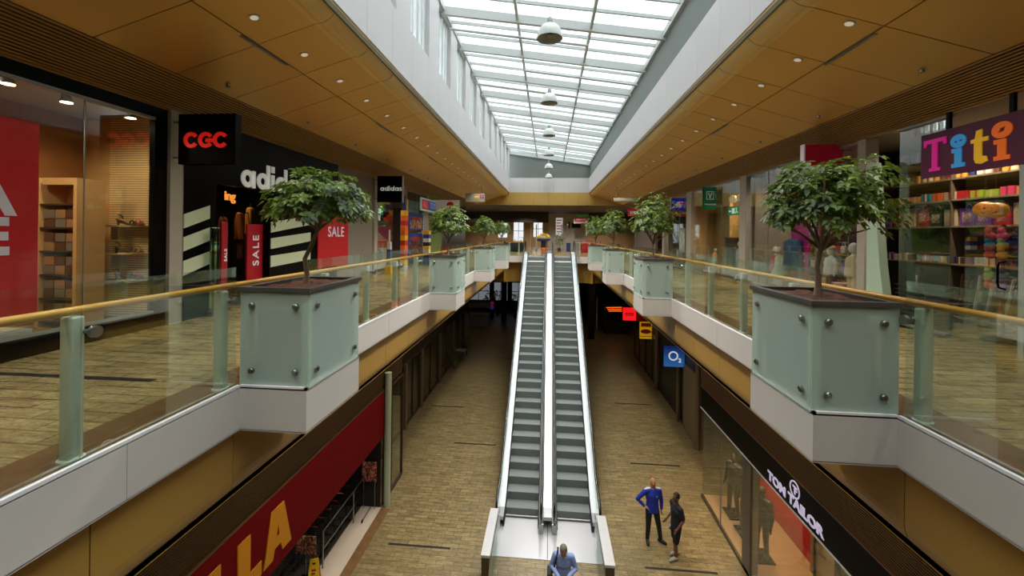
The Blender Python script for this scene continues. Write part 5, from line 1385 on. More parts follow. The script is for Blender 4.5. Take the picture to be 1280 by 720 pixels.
q = MB(); q.box(6.46, 6.56, 9.86, 9.91, LZ+.1, -4.95).box(6.46, 6.56, 10.59, 10.64, LZ+.1, -4.95).box(6.46, 6.56, 9.86, 10.64, -5.0, -4.95); q.build('frame', blackf, r)

# adult figures ------------------------------------------------------
def remeshed(mb, name, mt, parent, vox=.012, smooth=3):
    tmp = MB(); tmp.v, tmp.f, tmp.m, tmp.sm = mb.v, mb.f, mb.m, mb.sm
    me = bpy.data.meshes.new('t'); me.from_pydata([tuple(v) for v in mb.v], [], mb.f)
    o = bpy.data.objects.new('t', me); COL.objects.link(o)
    m = o.modifiers.new('r', 'REMESH'); m.mode = 'VOXEL'; m.voxel_size = vox
    m2 = o.modifiers.new('s', 'SMOOTH'); m2.iterations = smooth; m2.factor = .5
    dg = bpy.context.evaluated_depsgraph_get()
    me2 = bpy.data.meshes.new_from_object(o.evaluated_get(dg)); bpy.data.objects.remove(o)
    o3 = Vector(ORG[parent.as_pointer()])
    for v in me2.vertices: v.co -= o3
    me2.materials.clear(); me2.materials.append(mt); me2.name = name
    me2.polygons.foreach_set('use_smooth', [True]*len(me2.polygons))
    c = bpy.data.objects.new(name, me2); COL.objects.link(c); c.parent = parent; ORG[c.as_pointer()] = tuple(o3)
    return c
def limb(mb, pts, rs, n=12):
    mb.tube(pts, rs, n)
    for p, r_ in zip(pts, rs): mb.ball(p, r_*.99, nu=n, nv=8)
def human(loc, yaw, label, J, skin, top, leg, shoe_c, hair=None, bald=False, short_sleeve=False, shorts=False, kind='person', head_tilt=0., H=1.78, extra=None):
    """J: joints in a local frame facing -Y, metres for a 1.78 m figure"""
    r = thing(kind, loc, label, 'person' if kind == 'person' else 'mannequin', None if kind == 'person' else 'dark mannequins in the fashion shop window')
    T = Matrix.Translation(loc) @ Matrix.Rotation(yaw, 4, 'Z') @ Matrix.Scale(H/1.78, 4)
    P = lambda q: T @ Vector(q)
    g = {k2: P(v) for k2, v in J.items()}; k_ = H/1.78
    b = MB()
    # torso as stacked ellipses turned with the figure
    R3 = Matrix.Rotation(yaw, 3, 'Z')
    def tor(secs, mbx, grow=0):
        n = 18; vs = []
        for c, w, d in secs:
            cc = P(c)
            for i in range(n):
                t = 2*PI*i/n; vs.append(cc+R3 @ Vector(((w+grow)*k_*math.cos(t), (d+grow)*k_*math.sin(t), 0)))
        k3 = len(secs); fs = [(j*n+i, j*n+(i+1) % n, (j+1)*n+(i+1) % n, (j+1)*n+i) for j in range(k3-1) for i in range(n)]
        fs += [list(range(n))[::-1], list(range((k3-1)*n, k3*n))]; mbx.add(vs, fs)
    px, py, pz = J['pelvis']; cx, cy, cz = J['chest']; nx, ny, nz = J['neck']
    secs = [((px, py, pz-.08), .15, .10), ((px, py, pz+.02), .165, .115), ((px*.6+cx*.4, py*.6+cy*.4, pz+.16), .145, .105), ((cx, cy, cz-.05), .17, .12), ((cx, cy, cz+.06), .18, .115), ((cx*.5+nx*.5, cy*.5+ny*.5, cz+.14), .13, .09), ((nx, ny, nz), .06, .06)]
    tor(secs, b)
    hd = Vector(J['head'])
    limb(b, [g['shL'], P((nx*.7+cx*.3, ny*.7+cy*.3, nz-.055)), g['shR']], [.056*k_, .066*k_, .056*k_])
    limb(b, [g['neck']-Vector((0, 0, .04)), P(hd+Vector((0, .01, -.07)))], [.058*k_, .052*k_])
    HR = R3 @ Matrix.Rotation(head_tilt, 3, 'X')
    b.ball(P(hd), (.078*k_, .096*k_, .110*k_), nu=20, nv=14, M=HR)
    def hp(v): return P(hd)+HR @ (Vector(v)*k_)
    b.ball(hp((0, -.03, -.06)), (.052*k_, .06*k_, .055*k_), nu=14, nv=10, M=HR)      # jaw
    b.tube([hp((0, -.088, .02)), hp((0, -.112, -.018)), hp((0, -.09, -.03))], [.009*k_, .015*k_, .012*k_], 8)   # nose
    for s in (-1, 1): b.ball(hp((s*.078, .0, -.01)), (.012*k_, .02*k_, .032*k_), nu=8, nv=6, M=HR)
    for sd in ('L', 'R'):
        sh, el, wr = g['sh'+sd], g['el'+sd], g['wr'+sd]
        limb(b, [sh, sh.lerp(el, .4), el, el.lerp(wr, .35), wr], [.055*k_, .050*k_, .040*k_, .040*k_, .027*k_])
        d = (wr-el).normalized(); f = Vector(J.get('hand'+sd, (0, 0, 0))); d2 = (R3 @ f).normalized() if f.length > .1 else d
        side = (R3 @ Vector((0, -1, 0))); side = (side-d2*side.dot(d2)); side = side.normalized() if side.length > .2 else (R3 @ Vector((1, 0, 0)))
        up = d2.cross(side)
        pc = wr+d2*.05*k_
        b.tube([wr, wr+d2*.045*k_, wr+d2*.09*k_], [.026*k_, .034*k_, .032*k_], 10)
        for q in range(4):
            o_ = pc+side*(.024-.016*q)*k_*1.15+d2*.035*k_; ln = [.072, .08, .075, .058][q]*k_
            bend = up*(-.02 if sd == 'L' else .02)*k_
            b.tube([o_, o_+d2*ln*.5+bend*.3, o_+d2*ln*.9+bend*1.1], [.0105*k_, .0098*k_, .0088*k_], 6); b.ball(o_+d2*ln*.9+bend*1.1, .0088*k_, nu=6, nv=5)
        tq = wr+d2*.03*k_+side*.028*k_; b.tube([tq, tq+side*.03*k_+d2*.02*k_, tq+side*.038*k_+d2*.055*k_], [.013*k_, .011*k_, .0095*k_], 6)
        hi, kn, an = g['hip'+sd], g['kn'+sd], g['an'+sd]; to = g['toe'+sd]
        limb(b, [hi, hi.lerp(kn, .4), kn, kn.lerp(an, .35), an], [.088*k_, .076*k_, .055*k_, .055*k_, .038*k_])
        limb(b, [an+Vector((0, 0, -.03*k_)), to], [.036*k_, .03*k_], 10)
    remeshed(b, 'body', skin, r, .0105)
    # clothes
    t = MB(); gr = .016
    s2 = [(c, w, d) for c, w, d in secs[1 if not shorts else 0:6]]; s2[-1] = (s2[-1][0], .115, .085)
    hem = ((px, py, pz-.12), .165, .118); tor([hem]+s2, t, gr)
    tor([((cx*.5+nx*.5, cy*.5+ny*.5, cz+.13), .12, .085), ((nx, ny, nz-.025), .062, .062)], t, gr*.8)
    limb(t, [g['shL'], P((nx*.7+cx*.3, ny*.7+cy*.3, nz-.06)), g['shR']], [.072*k_, .080*k_, .072*k_])
    for sd in ('L', 'R'):
        sh, el, wr = g['sh'+sd], g['el'+sd], g['wr'+sd]
        if short_sleeve: limb(t, [sh, sh.lerp(el, .75)], [.072*k_, .066*k_])
        else: limb(t, [sh, sh.lerp(el, .4), el, el.lerp(wr, .5), el.lerp(wr, .93)], [.072*k_, .066*k_, .056*k_, .050*k_, .040*k_])
    remeshed(t, 'jacket' if not short_sleeve else 'shirt', top, r, .014)
    q = MB(); tor([((px, py, pz-.10), .15, .112), ((px, py, pz+.03), .155, .112)], q, .010)
    for sd in ('L', 'R'):
        hi, kn, an = g['hip'+sd], g['kn'+sd], g['an'+sd]
        if shorts: limb(q, [hi, hi.lerp(kn, .5), hi.lerp(kn, .95)], [.100*k_, .096*k_, .088*k_])
        else: limb(q, [hi, hi.lerp(kn, .4), kn, kn.lerp(an, .5), kn.lerp(an, .97)], [.098*k_, .088*k_, .070*k_, .062*k_, .055*k_])
    remeshed(q, 'trousers' if not shorts else 'shorts', leg, r, .014)
    for sd in ('L', 'R'):
        an, to = g['an'+sd], g['toe'+sd]; w = MB(); d = (to-an); d.z = 0; d.normalize()
        base = Vector((an.x, an.y, P((0, 0, 0)).z+.035*k_))
        limb(w, [base-d*.05*k_, base+d*.06*k_, Vector((to.x, to.y, base.z-.004))+d*.02*k_], [.044*k_, .044*k_, .036*k_]); w.ball(base+Vector((0, 0, .035*k_)), .050*k_); limb(w, [an+Vector((0, 0, -.02*k_)), Vector((to.x, to.y, base.z+.008))], [.052*k_, .042*k_])
        remeshed(w, 'shoe', shoe_c, r, .012)
    for s in (-1, 1):
        MB().ball(hp((s*.030, -.084, .012)), (.010*k_, .007*k_, .006*k_), nu=8, nv=6, M=HR).build('eye', mat('eye_dark', '1c1512', .3), r)
    MB().ball(hp((0, -.092, -.055)), (.022*k_, .006*k_, .005*k_), nu=10, nv=6, M=HR).build('mouth', mat('lip', '7d4238', .5), r)
    if hair:
        h = MB(); h.ball(hp((0, .014, .022)), (.084*k_, .098*k_, .110*k_), nu=20, nv=12, M=HR)
        cut = MB(); nv = []
        o = h.build('hair', hair, r)
        me = o.data; bm = bmesh.new(); bm.from_mesh(me); o3 = Vector(ORG[r.as_pointer()])
        inv = HR.inverted()
        dele = [v for v in bm.verts if ((inv @ (v.co+o3-P(hd))).y < -.045*k_ and (inv @ (v.co+o3-P(hd))).z < .055*k_) or (inv @ (v.co+o3-P(hd))).z < -.055*k_]
        bmesh.ops.delete(bm, geom=dele, context='VERTS'); bm.to_mesh(me); bm.free()
    if extra: extra(r, P, R3, k_, hp)
    return r
def std(**kw):
    J = dict(pelvis=(0, 0, .97), chest=(0, 0, 1.27), neck=(0, .0, 1.49), head=(0, -.015, 1.655), shL=(.185, 0, 1.42), shR=(-.185, 0, 1.42), elL=(.24, .02, 1.13), elR=(-.24, .02, 1.13), wrL=(.25, -.05, .88), wrR=(-.25, -.05, .88),
             hipL=(.09, 0, .92), hipR=(-.09, 0, .92), knL=(.11, -.02, .50), knR=(-.11, -.02, .50), anL=(.12, .02, .09), anR=(-.12, .02, .09), toeL=(.15, -.13, .04), toeR=(-.15, -.13, .04))
    J.update(kw); return J
skinA = mat('skin_a', 'b07a5a', .5, 0, .08, 20); skinB = mat('skin_b', '6d4632', .5, 0, .08, 20); skinC = mat('skin_c', 'a5684c', .5, 0, .08, 20)
bluej = mat('blue_jacket', '16309c', .6, 0, .15, 8); darkt = mat('dark_trousers', '12131a', .7); darks = mat('dark_shoes', '14151c', .4)
# man in the blue jacket, one hand on his hip
def ex1(r, P, R3, k_, hp):
    w = mat('jacket_white', 'c6cbe0', .6)
    for s in (-1, 1):
        m = MB(); m.tube([P((s*.07, -.02, 1.492)), P((s*.15, -.02, 1.490)), P((s*.225, -.01, 1.455))], [.026, .034, .022], 10)
        m.build('shoulder_patch', w, r)
    MB().rbox(-.012, .012, -.004, .004, -.012, .012, .002, M=Matrix.Translation(P((.07, -.148, 1.33)))).build('chest_mark', w, r)
human((2.93, 11.72, LZ), .12, 'person in bright blue jacket with white shoulders and dark trousers, hand on hip', std(
    elR=(-.40, .04, 1.17), wrR=(-.235, -.04, 1.02), handR=(.9, -.3, -.4), elL=(.26, .03, 1.14), wrL=(.255, .0, .90), anL=(.24, .0, .09), knL=(.17, -.03, .5), toeL=(.33, -.10, .04), anR=(-.12, .02, .09), toeR=(-.15, -.12, .04)),
    skinA, bluej, darkt, darks, extra=ex1)
def ex2(r, P, R3, k_, hp):
    MB().cyl(P((-.165, -.05, .72)), P((-.195, -.06, .72)), .06, n=20).build('shorts_badge', mat('badge', '9c9ca0', .6), r)
    for sd in (-1, 1):
        x = .1*sd
human((3.42, 11.22, LZ), -1.25, 'person with dark hair in dark shirt and dark shorts, seen from the side', std(
    elL=(.23, .06, 1.14), wrL=(.20, -.10, .93), elR=(-.23, .06, 1.14), wrR=(-.22, -.14, .96), anR=(-.09, .09, .09), knR=(-.10, .02, .5), toeR=(-.10, -.07, .04), anL=(.09, -.07, .09), knL=(.09, -.07, .5), toeL=(.10, -.22, .04)),
    skinB, mat('dark_shirt', '17171f', .8), mat('dark_shorts', '121218', .8), mat('white_shoe', '8f8b88', .6), hair=mat('hair_dark', '1a100b', .7), short_sleeve=True, shorts=True, H=1.70, extra=ex2)
def ex3(r, P, R3, k_, hp):
    MB().rbox(-.035, .035, -.008, .008, -.07, .07, .004, M=Matrix.Translation(P((.02, -.40, 1.13))) @ Matrix.Rotation(-1.0, 4, 'X')).build('phone', blackf, r)
    nv = mat('strap_navy', '14162c', .7)
    MB().tube([P((-.14, .10, 1.42)), P((-.125, .0, 1.50)), P((-.135, -.10, 1.44)), P((-.19, -.14, 1.2)), P((-.25, -.06, .98))], .022, 8).build('bag_strap', nv, r)
    MB().rbox(-.36, -.24, -.14, .14, .68, 1.0, .03, M=Matrix.Translation(P((0, 0, 0)))).build('shoulder_bag', mat('bag_dark', '1c1a18', .7), r)
human((.42, 9.25, LZ), -.08, 'person in light blue shirt with shoulder bag, head bowed over a phone', std(
    chest=(0, -.03, 1.25), neck=(0, -.09, 1.45), head=(0, -.15, 1.575), shL=(.175, -.05, 1.385), shR=(-.175, -.05, 1.385), elL=(.27, -.06, 1.14), wrL=(.10, -.32, 1.12), elR=(-.27, -.06, 1.14), wrR=(-.08, -.32, 1.10), handL=(-.8, -.5, .1), handR=(.8, -.5, .1)),
    skinC, mat('pale_blue_shirt', '7f95c8', .75, 0, .12, 7), mat('navy_trousers', '2b3550', .8), darks, hair=mat('hair_grey', '6f675a', .7), head_tilt=.55, H=1.76, extra=ex3)
mskin = mat('mannequin_dark', '1d1714', .5)
for i, (y, top, lg, pose) in enumerate(((13.0, col('mq_grey', '3a3230'), col('mq_dk', '15151a'), .1), (12.2, col('mq_navy', '14182a'), col('mq_jeans', '151b2c'), -.1), (11.35, col('mq_black', '101012'), col('mq_dk', '15151a'), .2))):
    nm_ = ['third from the steel pillar', 'between the other two', 'half hidden by the steel pillar'][i]
    b = MB().rbox(5.62-.22, 5.62+.22, y-.28, y+.28, LZ+.10, LZ+.13, .008).build('mannequin_plate', blackf, None, origin=(5.62, y, LZ+.1)); tag(b, 'square dark base plate under the mannequin %s' % nm_, 'base plate', 'mannequin base plates')
    human((5.62, y, LZ+.13), -1.2+pose, 'dark clothed mannequin in the fashion shop window, %s' % nm_, std(anL=(.10, .05, .09), anR=(-.10, -.05, .09)), mskin, top, lg, darks, kind='mannequin', H=1.82)

# ---------------- signs and shops further along on the right
def fsign(name, x0, x1, y, z0, z1, m, label, t=.12):
    r = thing(name, ((x0+x1)/2, y, z0), label, 'sign', 'lower hanging signs'); MB().rbox(x0, x1, y, y+t, z0, z1, .008).build('board', m, r)
    MB().cyl((x1-.02, y+.06, z1-.15), (6.15, y+.06, z1-.15), .02).build('bracket', steel, r); return r
def grad_blue():
    m, N, L, P = nodes('blue_sign'); tc = N.new('ShaderNodeTexCoord'); sp = N.new('ShaderNodeSeparateXYZ'); cr = N.new('ShaderNodeValToRGB'); mr = N.new('ShaderNodeMapRange')
    L.new(tc.outputs['Object'], sp.inputs[0]); L.new(sp.outputs['Z'], mr.inputs[0]); mr.inputs['From Min'].default_value = 0; mr.inputs['From Max'].default_value = .9
    cr.color_ramp.elements[0].color = lin('2f6fb4'); cr.color_ramp.elements[1].color = lin('0c1f6a'); L.new(mr.outputs[0], cr.inputs[0])
    L.new(cr.outputs[0], P.inputs['Base Color']); L.new(cr.outputs[0], P.inputs['Emission Color']); P.inputs['Emission Strength'].default_value = .55; return m
r = fsign('shop_sign', 5.2, 6.07, 19, -4.48, -3.60, grad_blue(), 'blue lower hanging sign with a white letter O and small 2')
wg = mat('white_glow', 'dfe6ee', .5, emit=.6)
shape([circ(0, 0, .21), circ(0, 0, .15)], 'letter', wg, 'F', (5.58, 18.99, -4.0), r, .006)
text('2', .24, 'numeral', wg, 'F', (5.86, 18.99, -4.2), r, bold=.01, ext=.004)
struct('wall_right_phoneshop', MB().box(6.1, 6.2, 19.6, 23.2, LZ, -4.3), col('phoneshop', '0c1216', .3))
struct('wall_right_pier', MB().box(6.0, 6.2, 17.0, 18.9, LZ, -4.3), mat('pier_tan2', '77684e', .6))
struct('wall_right_post', MB().cyl((5.95, 17.0, LZ), (5.95, 17.0, -3.2), .10, n=20), mat('pier_tan', '6e5a44', .6))
struct('wall_right_post', MB().cyl((5.95, 19.5, LZ), (5.95, 19.5, -3.2), .07, n=20), mat('pier_tan', '6e5a44', .6))
struct('wall_right_post', MB().cyl((6.0, 23.4, LZ), (6.0, 23.4, -3.2), .10, n=20), mat('pier_tan', '6e5a44', .6))
r = fsign('shop_sign', 5.42, 6.10, 25, -4.74, -3.76, mat('sgn_y', 'd9a814', .5, emit=.4), 'yellow lower hanging sign with two dark red bands')
dr = mat('sgn_dr', '8a1410', .5, emit=.15)
shape([circ(0, 0, .3, .13)], 'red_band', dr, 'F', (5.76, 24.99, -4.3), r, .006); shape([rect(-.28, -.1, .3, .12)], 'red_band', dr, 'F', (5.76, 24.99, -3.92), r, .006); shape([rect(-.33, -.015, .33, .015)], 'red_line', dr, 'F', (5.76, 24.99, -4.58), r, .004)
r = fsign('shop_sign', 5.15, 6.02, 29, -4.48, -3.62, mat('sgn_redglow', 'd8141c', .5, emit=1.3), 'glowing red square lower hanging sign')
text('JOJ', .34, 'lettering', mat('sgn_dkred', '7a0a10', .5, emit=.2), 'F', (5.58, 28.99, -4.05), r, bold=.01, ext=.003) if False else [shape([rect(-.26+.19*i, -.10, -.12+.19*i, .10), rect(-.22+.19*i, -.05, -.16+.19*i, .05)], 'letter', mat('sgn_dkred', '7a0a10', .5, emit=.2), 'F', (5.58, 28.99, -4.05), r, .004) for i in range(3)]
# ---------------- far lower hall
r = thing('market_kiosk', (5.5, 37, LZ), 'dark kiosk with glowing orange light strips at the far lower hall', 'kiosk')
MB().rbox(4.9, 6.9, 36.2, 38, LZ, -6.1, .02).build('counter', col('kdark', '1b1715'), r); MB().rbox(4.8, 7.0, 36.1, 38.1, -4.75, -4.6, .02).build('canopy', col('kdark2', '141010'), r)
for i in range(3): MB().tube([(5.0+.1*i, 36.1, -4.86-.15*i), (5.5, 36.05, -4.82-.15*i), (6.3, 36.1, -4.80-.16*i)], .035, 6).build('light_strip', mat('orange_glow', 'e8641a', .5, emit=1.6), r)
for x in (4.9, 6.9): MB().cyl((x, 36.3, -6.1), (x, 36.3, -4.7), .04).build('post', steel, r)
r = thing('kiosk', (-6.0, 38, LZ), 'grey kiosk with pale counter and red and blue panels at the far lower hall', 'kiosk')
MB().rbox(-7.2, -5.3, 37.5, 38.6, LZ, -6.05, .02).build('counter', col('kg', '77746c'), r); MB().rbox(-7.2, -5.2, 37.4, 38.7, -5.4, -4.95, .02).build('sign_board', col('kg2', '6a6660'), r)
for i, c in enumerate('rbrb'): MB().box(-5.18, -4.9, 37.6, 37.7, -5.0-.18*i, -4.86-.18*i).build('panel', mat('kp_'+c, {'r': 'b0161c', 'b': '1c3a9c'}[c], .5, emit=.3), r)
for x in (-7.1, -5.3): MB().cyl((x, 38, -6.1), (x, 38, -5.3), .04).build('post', steel, r)
struct('wall_far_column', MB().box(-4.45, -3.95, 39.8, 40.3, LZ, -1.5), dark)
struct('wall_far_column', MB().box(3.3, 3.8, 34, 34.5, LZ, -1.5), dark)
struct('wall_far_column', MB().cyl((4.42, 37.9, LZ), (4.42, 37.9, -4.2), .07), mat('white_post', 'a8a8a4', .5))
def potted(x, y, z, k, label, name='potted_plant', grp='potted plants in the far lower hall'):
    r = thing(name, (x, y, z), label, 'plant', grp); rr2 = random.Random(int(x*10+y*7))
    MB().lathe([(.14*k, 0), (.2*k, .35*k), (.18*k, .35*k), (.13*k, .02*k), (.0, .02*k)], (x, y, z), 16).build('pot', col('pot', '4a3a30'), r)
    MB().tube([(x, y, z+.1*k), (x+.02, y, z+.6*k), (x, y, z+1.1*k)], [.03*k, .025*k, .015*k], 7).build('trunk', bark, r)
    lb = MB()
    for _ in range(120):
        v = Vector((rr2.gauss(0, 1), rr2.gauss(0, 1), rr2.gauss(0, 1))).normalized()*(.45*k*rr2.random()**.4); v.z *= 1.2
        p = Vector((x, y, z+1.25*k))+v; d = (v+Vector((0, 0, -.1))).normalized(); s2 = d.orthogonal().normalized()*.045*k
        lb.add([p, p+d*.1*k+s2, p+d*.22*k, p+d*.1*k-s2], [(0, 1, 2, 3)], 0, True)
    lb.build('foliage', leafm, r); return r
for i, (x, y, k2) in enumerate(((-5.6, 41.5, 1.5), (-5.2, 43.5, 1.3), (-3.2, 42, 1.3), (-2.4, 43, 1.2), (-6.6, 28.5, .7), (-6.75, 25.6, .55))):
    potted(x if i < 4 else x+1.0, y, LZ, k2, 'leafy potted plant in the dim lower hall, ' + ['beside the dark column and grey kiosk', 'before the bright far window', 'nearest the escalator flank', 'last before the far windows', 'larger of the two by the shop windows', 'smaller of the two by the shop windows'][i])
r = thing('display_bin', (-5.75, 27.4, LZ), 'small pale display table beside the lower potted plants', 'table'); MB().rbox(-6.0, -5.4, 27.1, 27.6, LZ+.62, LZ+.68, .01).build('tabletop', tilew, r)
for x in (-5.95, -5.45):
    for y in (27.15, 27.55): MB().cyl((x, y, LZ), (x, y, LZ+.63), .02, n=8).build('leg', steel, r)

# ================================================================== far upper hall
struct('wall_far_greypanel', MB().box(.0, 3.4, 38, 38.2, 0, 3.2), mat('far_grey', 'a7a39e', .6))
struct('wall_far_darkhead', MB().box(-9, .0, 36, 36.2, 2.35, 3.3), mat('dark_head', '1c100c', .6))
struct('wall_far_darkright', MB().box(3.4, 9, 37, 37.2, 2.4, 3.3), brown)
r = thing('wall_poster', (.95, 37.95, 1.2), 'tall white poster with red writing on the grey far wall', 'poster')
MB().box(.66, 1.28, 37.97, 38.0, 1.25, 2.85).build('sheet', mat('poster_white', 'd8d0d0', .5, emit=.5), r)
for i in range(5): MB().box(.74, 1.2-.08*(i % 2), 37.965, 37.97, 2.6-.26*i, 2.68-.26*i).build('red_line', redm, r)
r = thing('shop_sign', (2.75, 36, 2.4), 'small red sign with white word and green bar on the far grey wall', 'sign')
MB().rbox(2.15, 3.38, 35.9, 36.0, 2.3, 3.15, .01).build('board', col('sg', '8a8a7c'), r); MB().box(2.22, 3.3, 35.89, 35.9, 2.9, 3.05).build('green_bar', mat('sgn_g2', '2d7a34', .5, emit=.2), r)
MB().box(2.22, 3.3, 35.89, 35.9, 2.45, 2.82).build('red_field', mat('sgn_r2', '8e1020', .5, emit=.2), r); text('ORAVA', .24, 'lettering', wl, 'F', (2.76, 35.885, 2.64), r, bold=.008, ext=.002)
MB().cyl((2.4, 35.95, 3.15), (2.4, 35.95, 3.25), .02).cyl((3.1, 35.95, 3.15), (3.1, 35.95, 3.25), .02).build('rod', steel, r)
r = thing('wall_screen', (2.5, 37.9, 1.9), 'dark screen on the grey far wall under the small red sign', 'screen'); MB().rbox(2.1, 2.9, 37.93, 38.0, 1.95, 2.42, .01).build('panel', blackf, r); MB().box(2.13, 2.87, 37.925, 37.93, 1.98, 2.39).build('glass', col('scr', '1a1830', .2), r)
r = thing('wall_panel', (1.85, 37.9, 1.9), 'narrow dark panel beside the screen on the far wall', 'panel'); MB().rbox(1.78, 1.92, 37.94, 38.0, 1.9, 2.5, .01).build('panel', dark, r)
# yellow and blue kiosk
r = thing('ride_kiosk', (-.4, 33, 0), 'round yellow and blue topped kiosk with orange base at the far deck', 'kiosk')
MB().lathe([(.0, 1.42), (.3, 1.38), (.5, 1.22), (.56, 1.05), (.52, .98), (.3, .95), (0, .95)], (-.38, 33, 0), 24).build('yellow_dome', mat('kiosk_yellow', 'e0c21c', .4, emit=.05), r)
MB().lathe([(.53, 1.0), (.55, .9), (.4, .8), (0, .78)], (-.38, 33, 0), 24).build('blue_band', mat('kiosk_blue', '1c3fa0', .4), r)
MB().cyl((-.38, 33, .3), (-.38, 33, .9), .2, n=16).build('body', col('kb2', '20222c'), r)
MB().lathe([(.0, .32), (.26, .3), (.3, .15), (.28, 0)], (-.3, 32.9, 0), 18).build('orange_base', mat('kiosk_orange', 'e06a1a', .5), r)
MB().rbox(-.62, -.2, 32.46, 32.5, 1.08, 1.22, .005).build('white_label', wl, r)
potted(.85, 33, 0, .75, 'bushy potted shrub beside the slim gate posts on the far deck', 'potted_shrub', 'plants on the far deck')
r = thing('waste_bin', (1.58, 33, 0), 'blue waste bin beside the far gate posts', 'bin'); MB().rbox(1.42, 1.74, 32.85, 33.15, 0, .62, .02).build('body', mat('bin_blue', '223a7c', .5), r); MB().rbox(1.40, 1.76, 32.83, 33.17, .62, .68, .015).build('lid', blackf, r)
# tables and chairs of the far cafe
def cafe_chair(x, y, a, c, label):
    r = thing('cafe_chair', (x, y, 0), label, 'chair', 'cafe chairs on the far deck'); M = Matrix.Translation((x, y, 0)) @ Matrix.Rotation(a, 4, 'Z')
    MB().rbox(-.2, .2, -.2, .2, .44, .48, .01, M=M).build('seat', c, r); MB().rbox(-.2, .2, .18, .21, .52, .86, .01, M=M).build('backrest', c, r)
    for sx in (-.18, .18):
        for sy in (-.18, .18): MB().cyl(M @ Vector((sx, sy, 0)), M @ Vector((sx, sy, .45 if sy < 0 else .84)), .012, n=8).build('leg', blackf, r)
    return r
def cafe_table(x, y, h, label):
    r = thing('cafe_table', (x, y, 0), label, 'table', 'cafe tables on the far deck'); MB().cyl((x, y, h-.03), (x, y, h), .36, n=24).build('tabletop', col('tt', '2c2420'), r); MB().cyl((x, y, 0), (x, y, h-.03), .03).build('leg', steel, r); MB().cyl((x, y, 0), (x, y, .03), .25, n=20).build('base', blackf, r); return r
spots = [(-3.0, 34.5, .74), (-4.6, 33.6, .74), (-2.2, 36.8, 1.05), (3.4, 34, .74)]
nm4 = ['beside the dark sofa row', 'behind the last sports shop side tree', 'tall, beside the far gate posts', 'behind the last gift shop side tree']
for i, (x, y, h) in enumerate(spots):
    cafe_table(x, y, h, 'dark cafe table, ' + nm4[i])
    for j, (dx, dy, a) in enumerate(((.55, 0, PI/2*3), (-.55, 0, PI/2))):
        cafe_chair(x+dx, y+dy, a, [col('ch_red', '8e1c1c'), col('ch_dk', '1c1a1a')][(i+j) % 2], '%s cafe chair at the table %s' % (['red', 'black'][(i+j) % 2], nm4[i]))
for i, (x, y, w, m_, lab) in enumerate(((-2.7, 31.5, 1.6, col('sofa', '17161a'), 'long low black sofa behind the far glass railing, sports shop corner'), (3.2, 31.8, 1.4, mat('red_sofa', 'a81424', .6), 'low red sofa behind the far planter, gift shop corner'))):
    r = thing('sofa', (x, y, 0), lab, 'sofa', 'sofas on the far deck'); MB().rbox(x-w/2, x+w/2, y-.4, y+.4, .0, .42, .04).build('seat', m_, r); MB().rbox(x-w/2, x+w/2, y-.42, y-.25, .2, .8, .04).build('backrest', m_, r)
    for sx in (-1, 1): MB().rbox(x+sx*w/2-.08, x+sx*w/2+.08, y-.4, y+.4, .1, .6, .03).build('armrest', m_, r)
SKY = 6.4; EXPO = 0.0
def EXTRA_LIGHTS():
    for i in range(0, 5):
        y = 7.62+3.74*i
        pt('pendant_fill', (-.02, y, 4.86), 800, (1, .95, .88), .2, spot=2.2)  # pendants hang unlit; spots added at them to brighten the lower hall
    for s in (-1, 1):
        for i in range(-2, 12):
            pt('downlight_light', (s*3.27, 2.43+1.9*i, CZ(3.27)-.03), 58, (1, .86, .66), .05, spot=2.3)
        for i in range(13):
            pt('lower_fill', (s*3.7, 6+2.2*i, -1.05), 125 if i < 5 else 50, (1, .88, .70), .06, spot=2.0)  # unseen spots added under the walkways to lift the lower floor
    W = (1, .78, .5)
    for (x, y, sx, sy, e, c) in [(-5.9, 3.6, 1.6, 3.2, 95, W), (-6.6, 7.5, 1.5, 2, 30, (1, .7, .45)), (-6.2, 14.5, 1, 4, 110, (1, .85, .7)), (6.1, 6.3, .9, 1.8, 80, (1, .85, .66)), (6.0, 9.5, 1, 3, 75, (1, .85, .72)), (6.4, 14, 1.2, 3.4, 160, (1, .72, .42)), (6.0, 17.7, 1, 2, 30, W)]:
        n = 3
        for k2 in range(n):
            yy = y-sy/2+sy*(k2+.5)/n
            pt('shop_ceiling_lamp', (x, yy, 2.93), e/n*2.2, c, .05, spot=2.7)
    for k2 in range(3): pt('fashion_shop_lamp', (5.7, 11.3+1.1*k2, -4.24), 140, (1, .68, .38), .04, spot=2.2)
    for k2 in range(3): pt('fashion_shop_lamp', (5.9, 6.5+1.4*k2, -4.24), 60, (1, .68, .38), .04, spot=2.2)
    for k2 in range(3): pt('supermarket_lamp', (-6.3, 6.5+2.2*k2, -4.0), 30, (1, .9, .8), .06, spot=2.2)
    for x in (-6, -2, 2, 6):
        for y in (29.5, 34.5, 42.5): pt('far_hall_fill', (x, y, 3.2), 330, (1, .9, .78), .06, spot=2.6)  # added fill without fittings, brightens the far upper hall
    for x in (-5, 0, 5): pt('far_lower_lamp', (x, 33, -1.6), 60, (1, .8, .6), .06, spot=2.4)
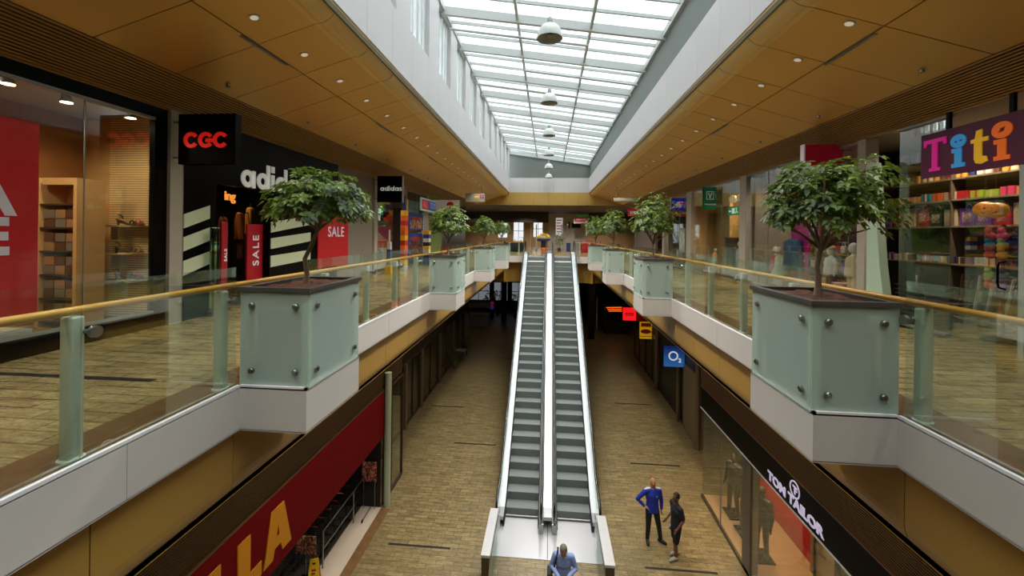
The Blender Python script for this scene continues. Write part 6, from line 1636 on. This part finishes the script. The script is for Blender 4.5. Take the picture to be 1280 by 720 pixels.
# ================================================================== light and camera
def area(name, loc, rot, sx, sy, e, c=(1, 1, 1), spread=None):
    l = bpy.data.lights.new(name, 'AREA'); l.shape = 'RECTANGLE'; l.size = sx; l.size_y = sy; l.energy = e; l.color = c
    o = bpy.data.objects.new(name, l); COL.objects.link(o); o.location = loc; o.rotation_euler = rot
    return o
def pt(name, loc, e, c=(1, .82, .55), r=.08, spot=None, rot=(0, 0, 0)):
    l = bpy.data.lights.new(name, 'SPOT' if spot else 'POINT'); l.energy = e; l.color = c; l.shadow_soft_size = r
    if spot: l.spot_size = spot; l.spot_blend = .6
    o = bpy.data.objects.new(name, l); COL.objects.link(o); o.location = loc; o.rotation_euler = rot
    return o
w = bpy.data.worlds.new('sky'); scn.world = w; w.use_nodes = True
N, L = w.node_tree.nodes, w.node_tree.links
bg = N['Background']; tc = N.new('ShaderNodeTexCoord'); nz = N.new('ShaderNodeTexNoise'); nz.inputs['Scale'].default_value = 2.5; nz.inputs['Detail'].default_value = 5
cr = N.new('ShaderNodeValToRGB'); cr.color_ramp.elements[0].position = .38; cr.color_ramp.elements[0].color = (.80, .85, .90, 1); cr.color_ramp.elements[1].position = .62; cr.color_ramp.elements[1].color = (1, 1, 1, 1)
L.new(tc.outputs['Generated'], nz.inputs['Vector']); L.new(nz.outputs['Fac'], cr.inputs[0]); L.new(cr.outputs[0], bg.inputs['Color'])
bg.inputs['Strength'].default_value = SKY
p = area('skylight_portal', (0, (Y0+YW)/2, 7.0), (0, 0, 0), 5.6, YW-Y0, 1.0); p.data.cycles.is_portal = True
p = area('clerestory_portal', (-EX-.35, 16, 5.75), (0, -PI/2, 0), 1.6, 20, 1.0); p.data.cycles.is_portal = True
EXTRA_LIGHTS()
cam = bpy.data.cameras.new('camera'); co = bpy.data.objects.new('camera', cam); COL.objects.link(co)
F_ = 520.; th = math.atan(45.5/F_); ph = .012
cam.sensor_width = 36; cam.lens = F_*36/1280; cam.shift_y = -(360-293)/1280; cam.clip_start = .02; cam.clip_end = 300
co.location = (0, 0, 1.3)
co.rotation_euler = (Matrix.Rotation(th, 4, 'Z') @ Matrix.Rotation(PI/2, 4, 'X') @ Matrix.Rotation(ph, 4, 'Z')).to_euler()
scn.camera = co
vs = scn.view_settings; vs.view_transform = 'Standard'; vs.look = 'None'; vs.gamma = 1; vs.use_curve_mapping = False; vs.exposure = EXPO
scn.cycles.use_denoising = True
scn.cycles.max_bounces = 8; scn.cycles.diffuse_bounces = 4; scn.cycles.glossy_bounces = 4; scn.cycles.transparent_max_bounces = 16; scn.cycles.transmission_bounces = 5
scn.cycles.caustics_reflective = False; scn.cycles.caustics_refractive = False
scn.cycles.sample_clamp_indirect = 6
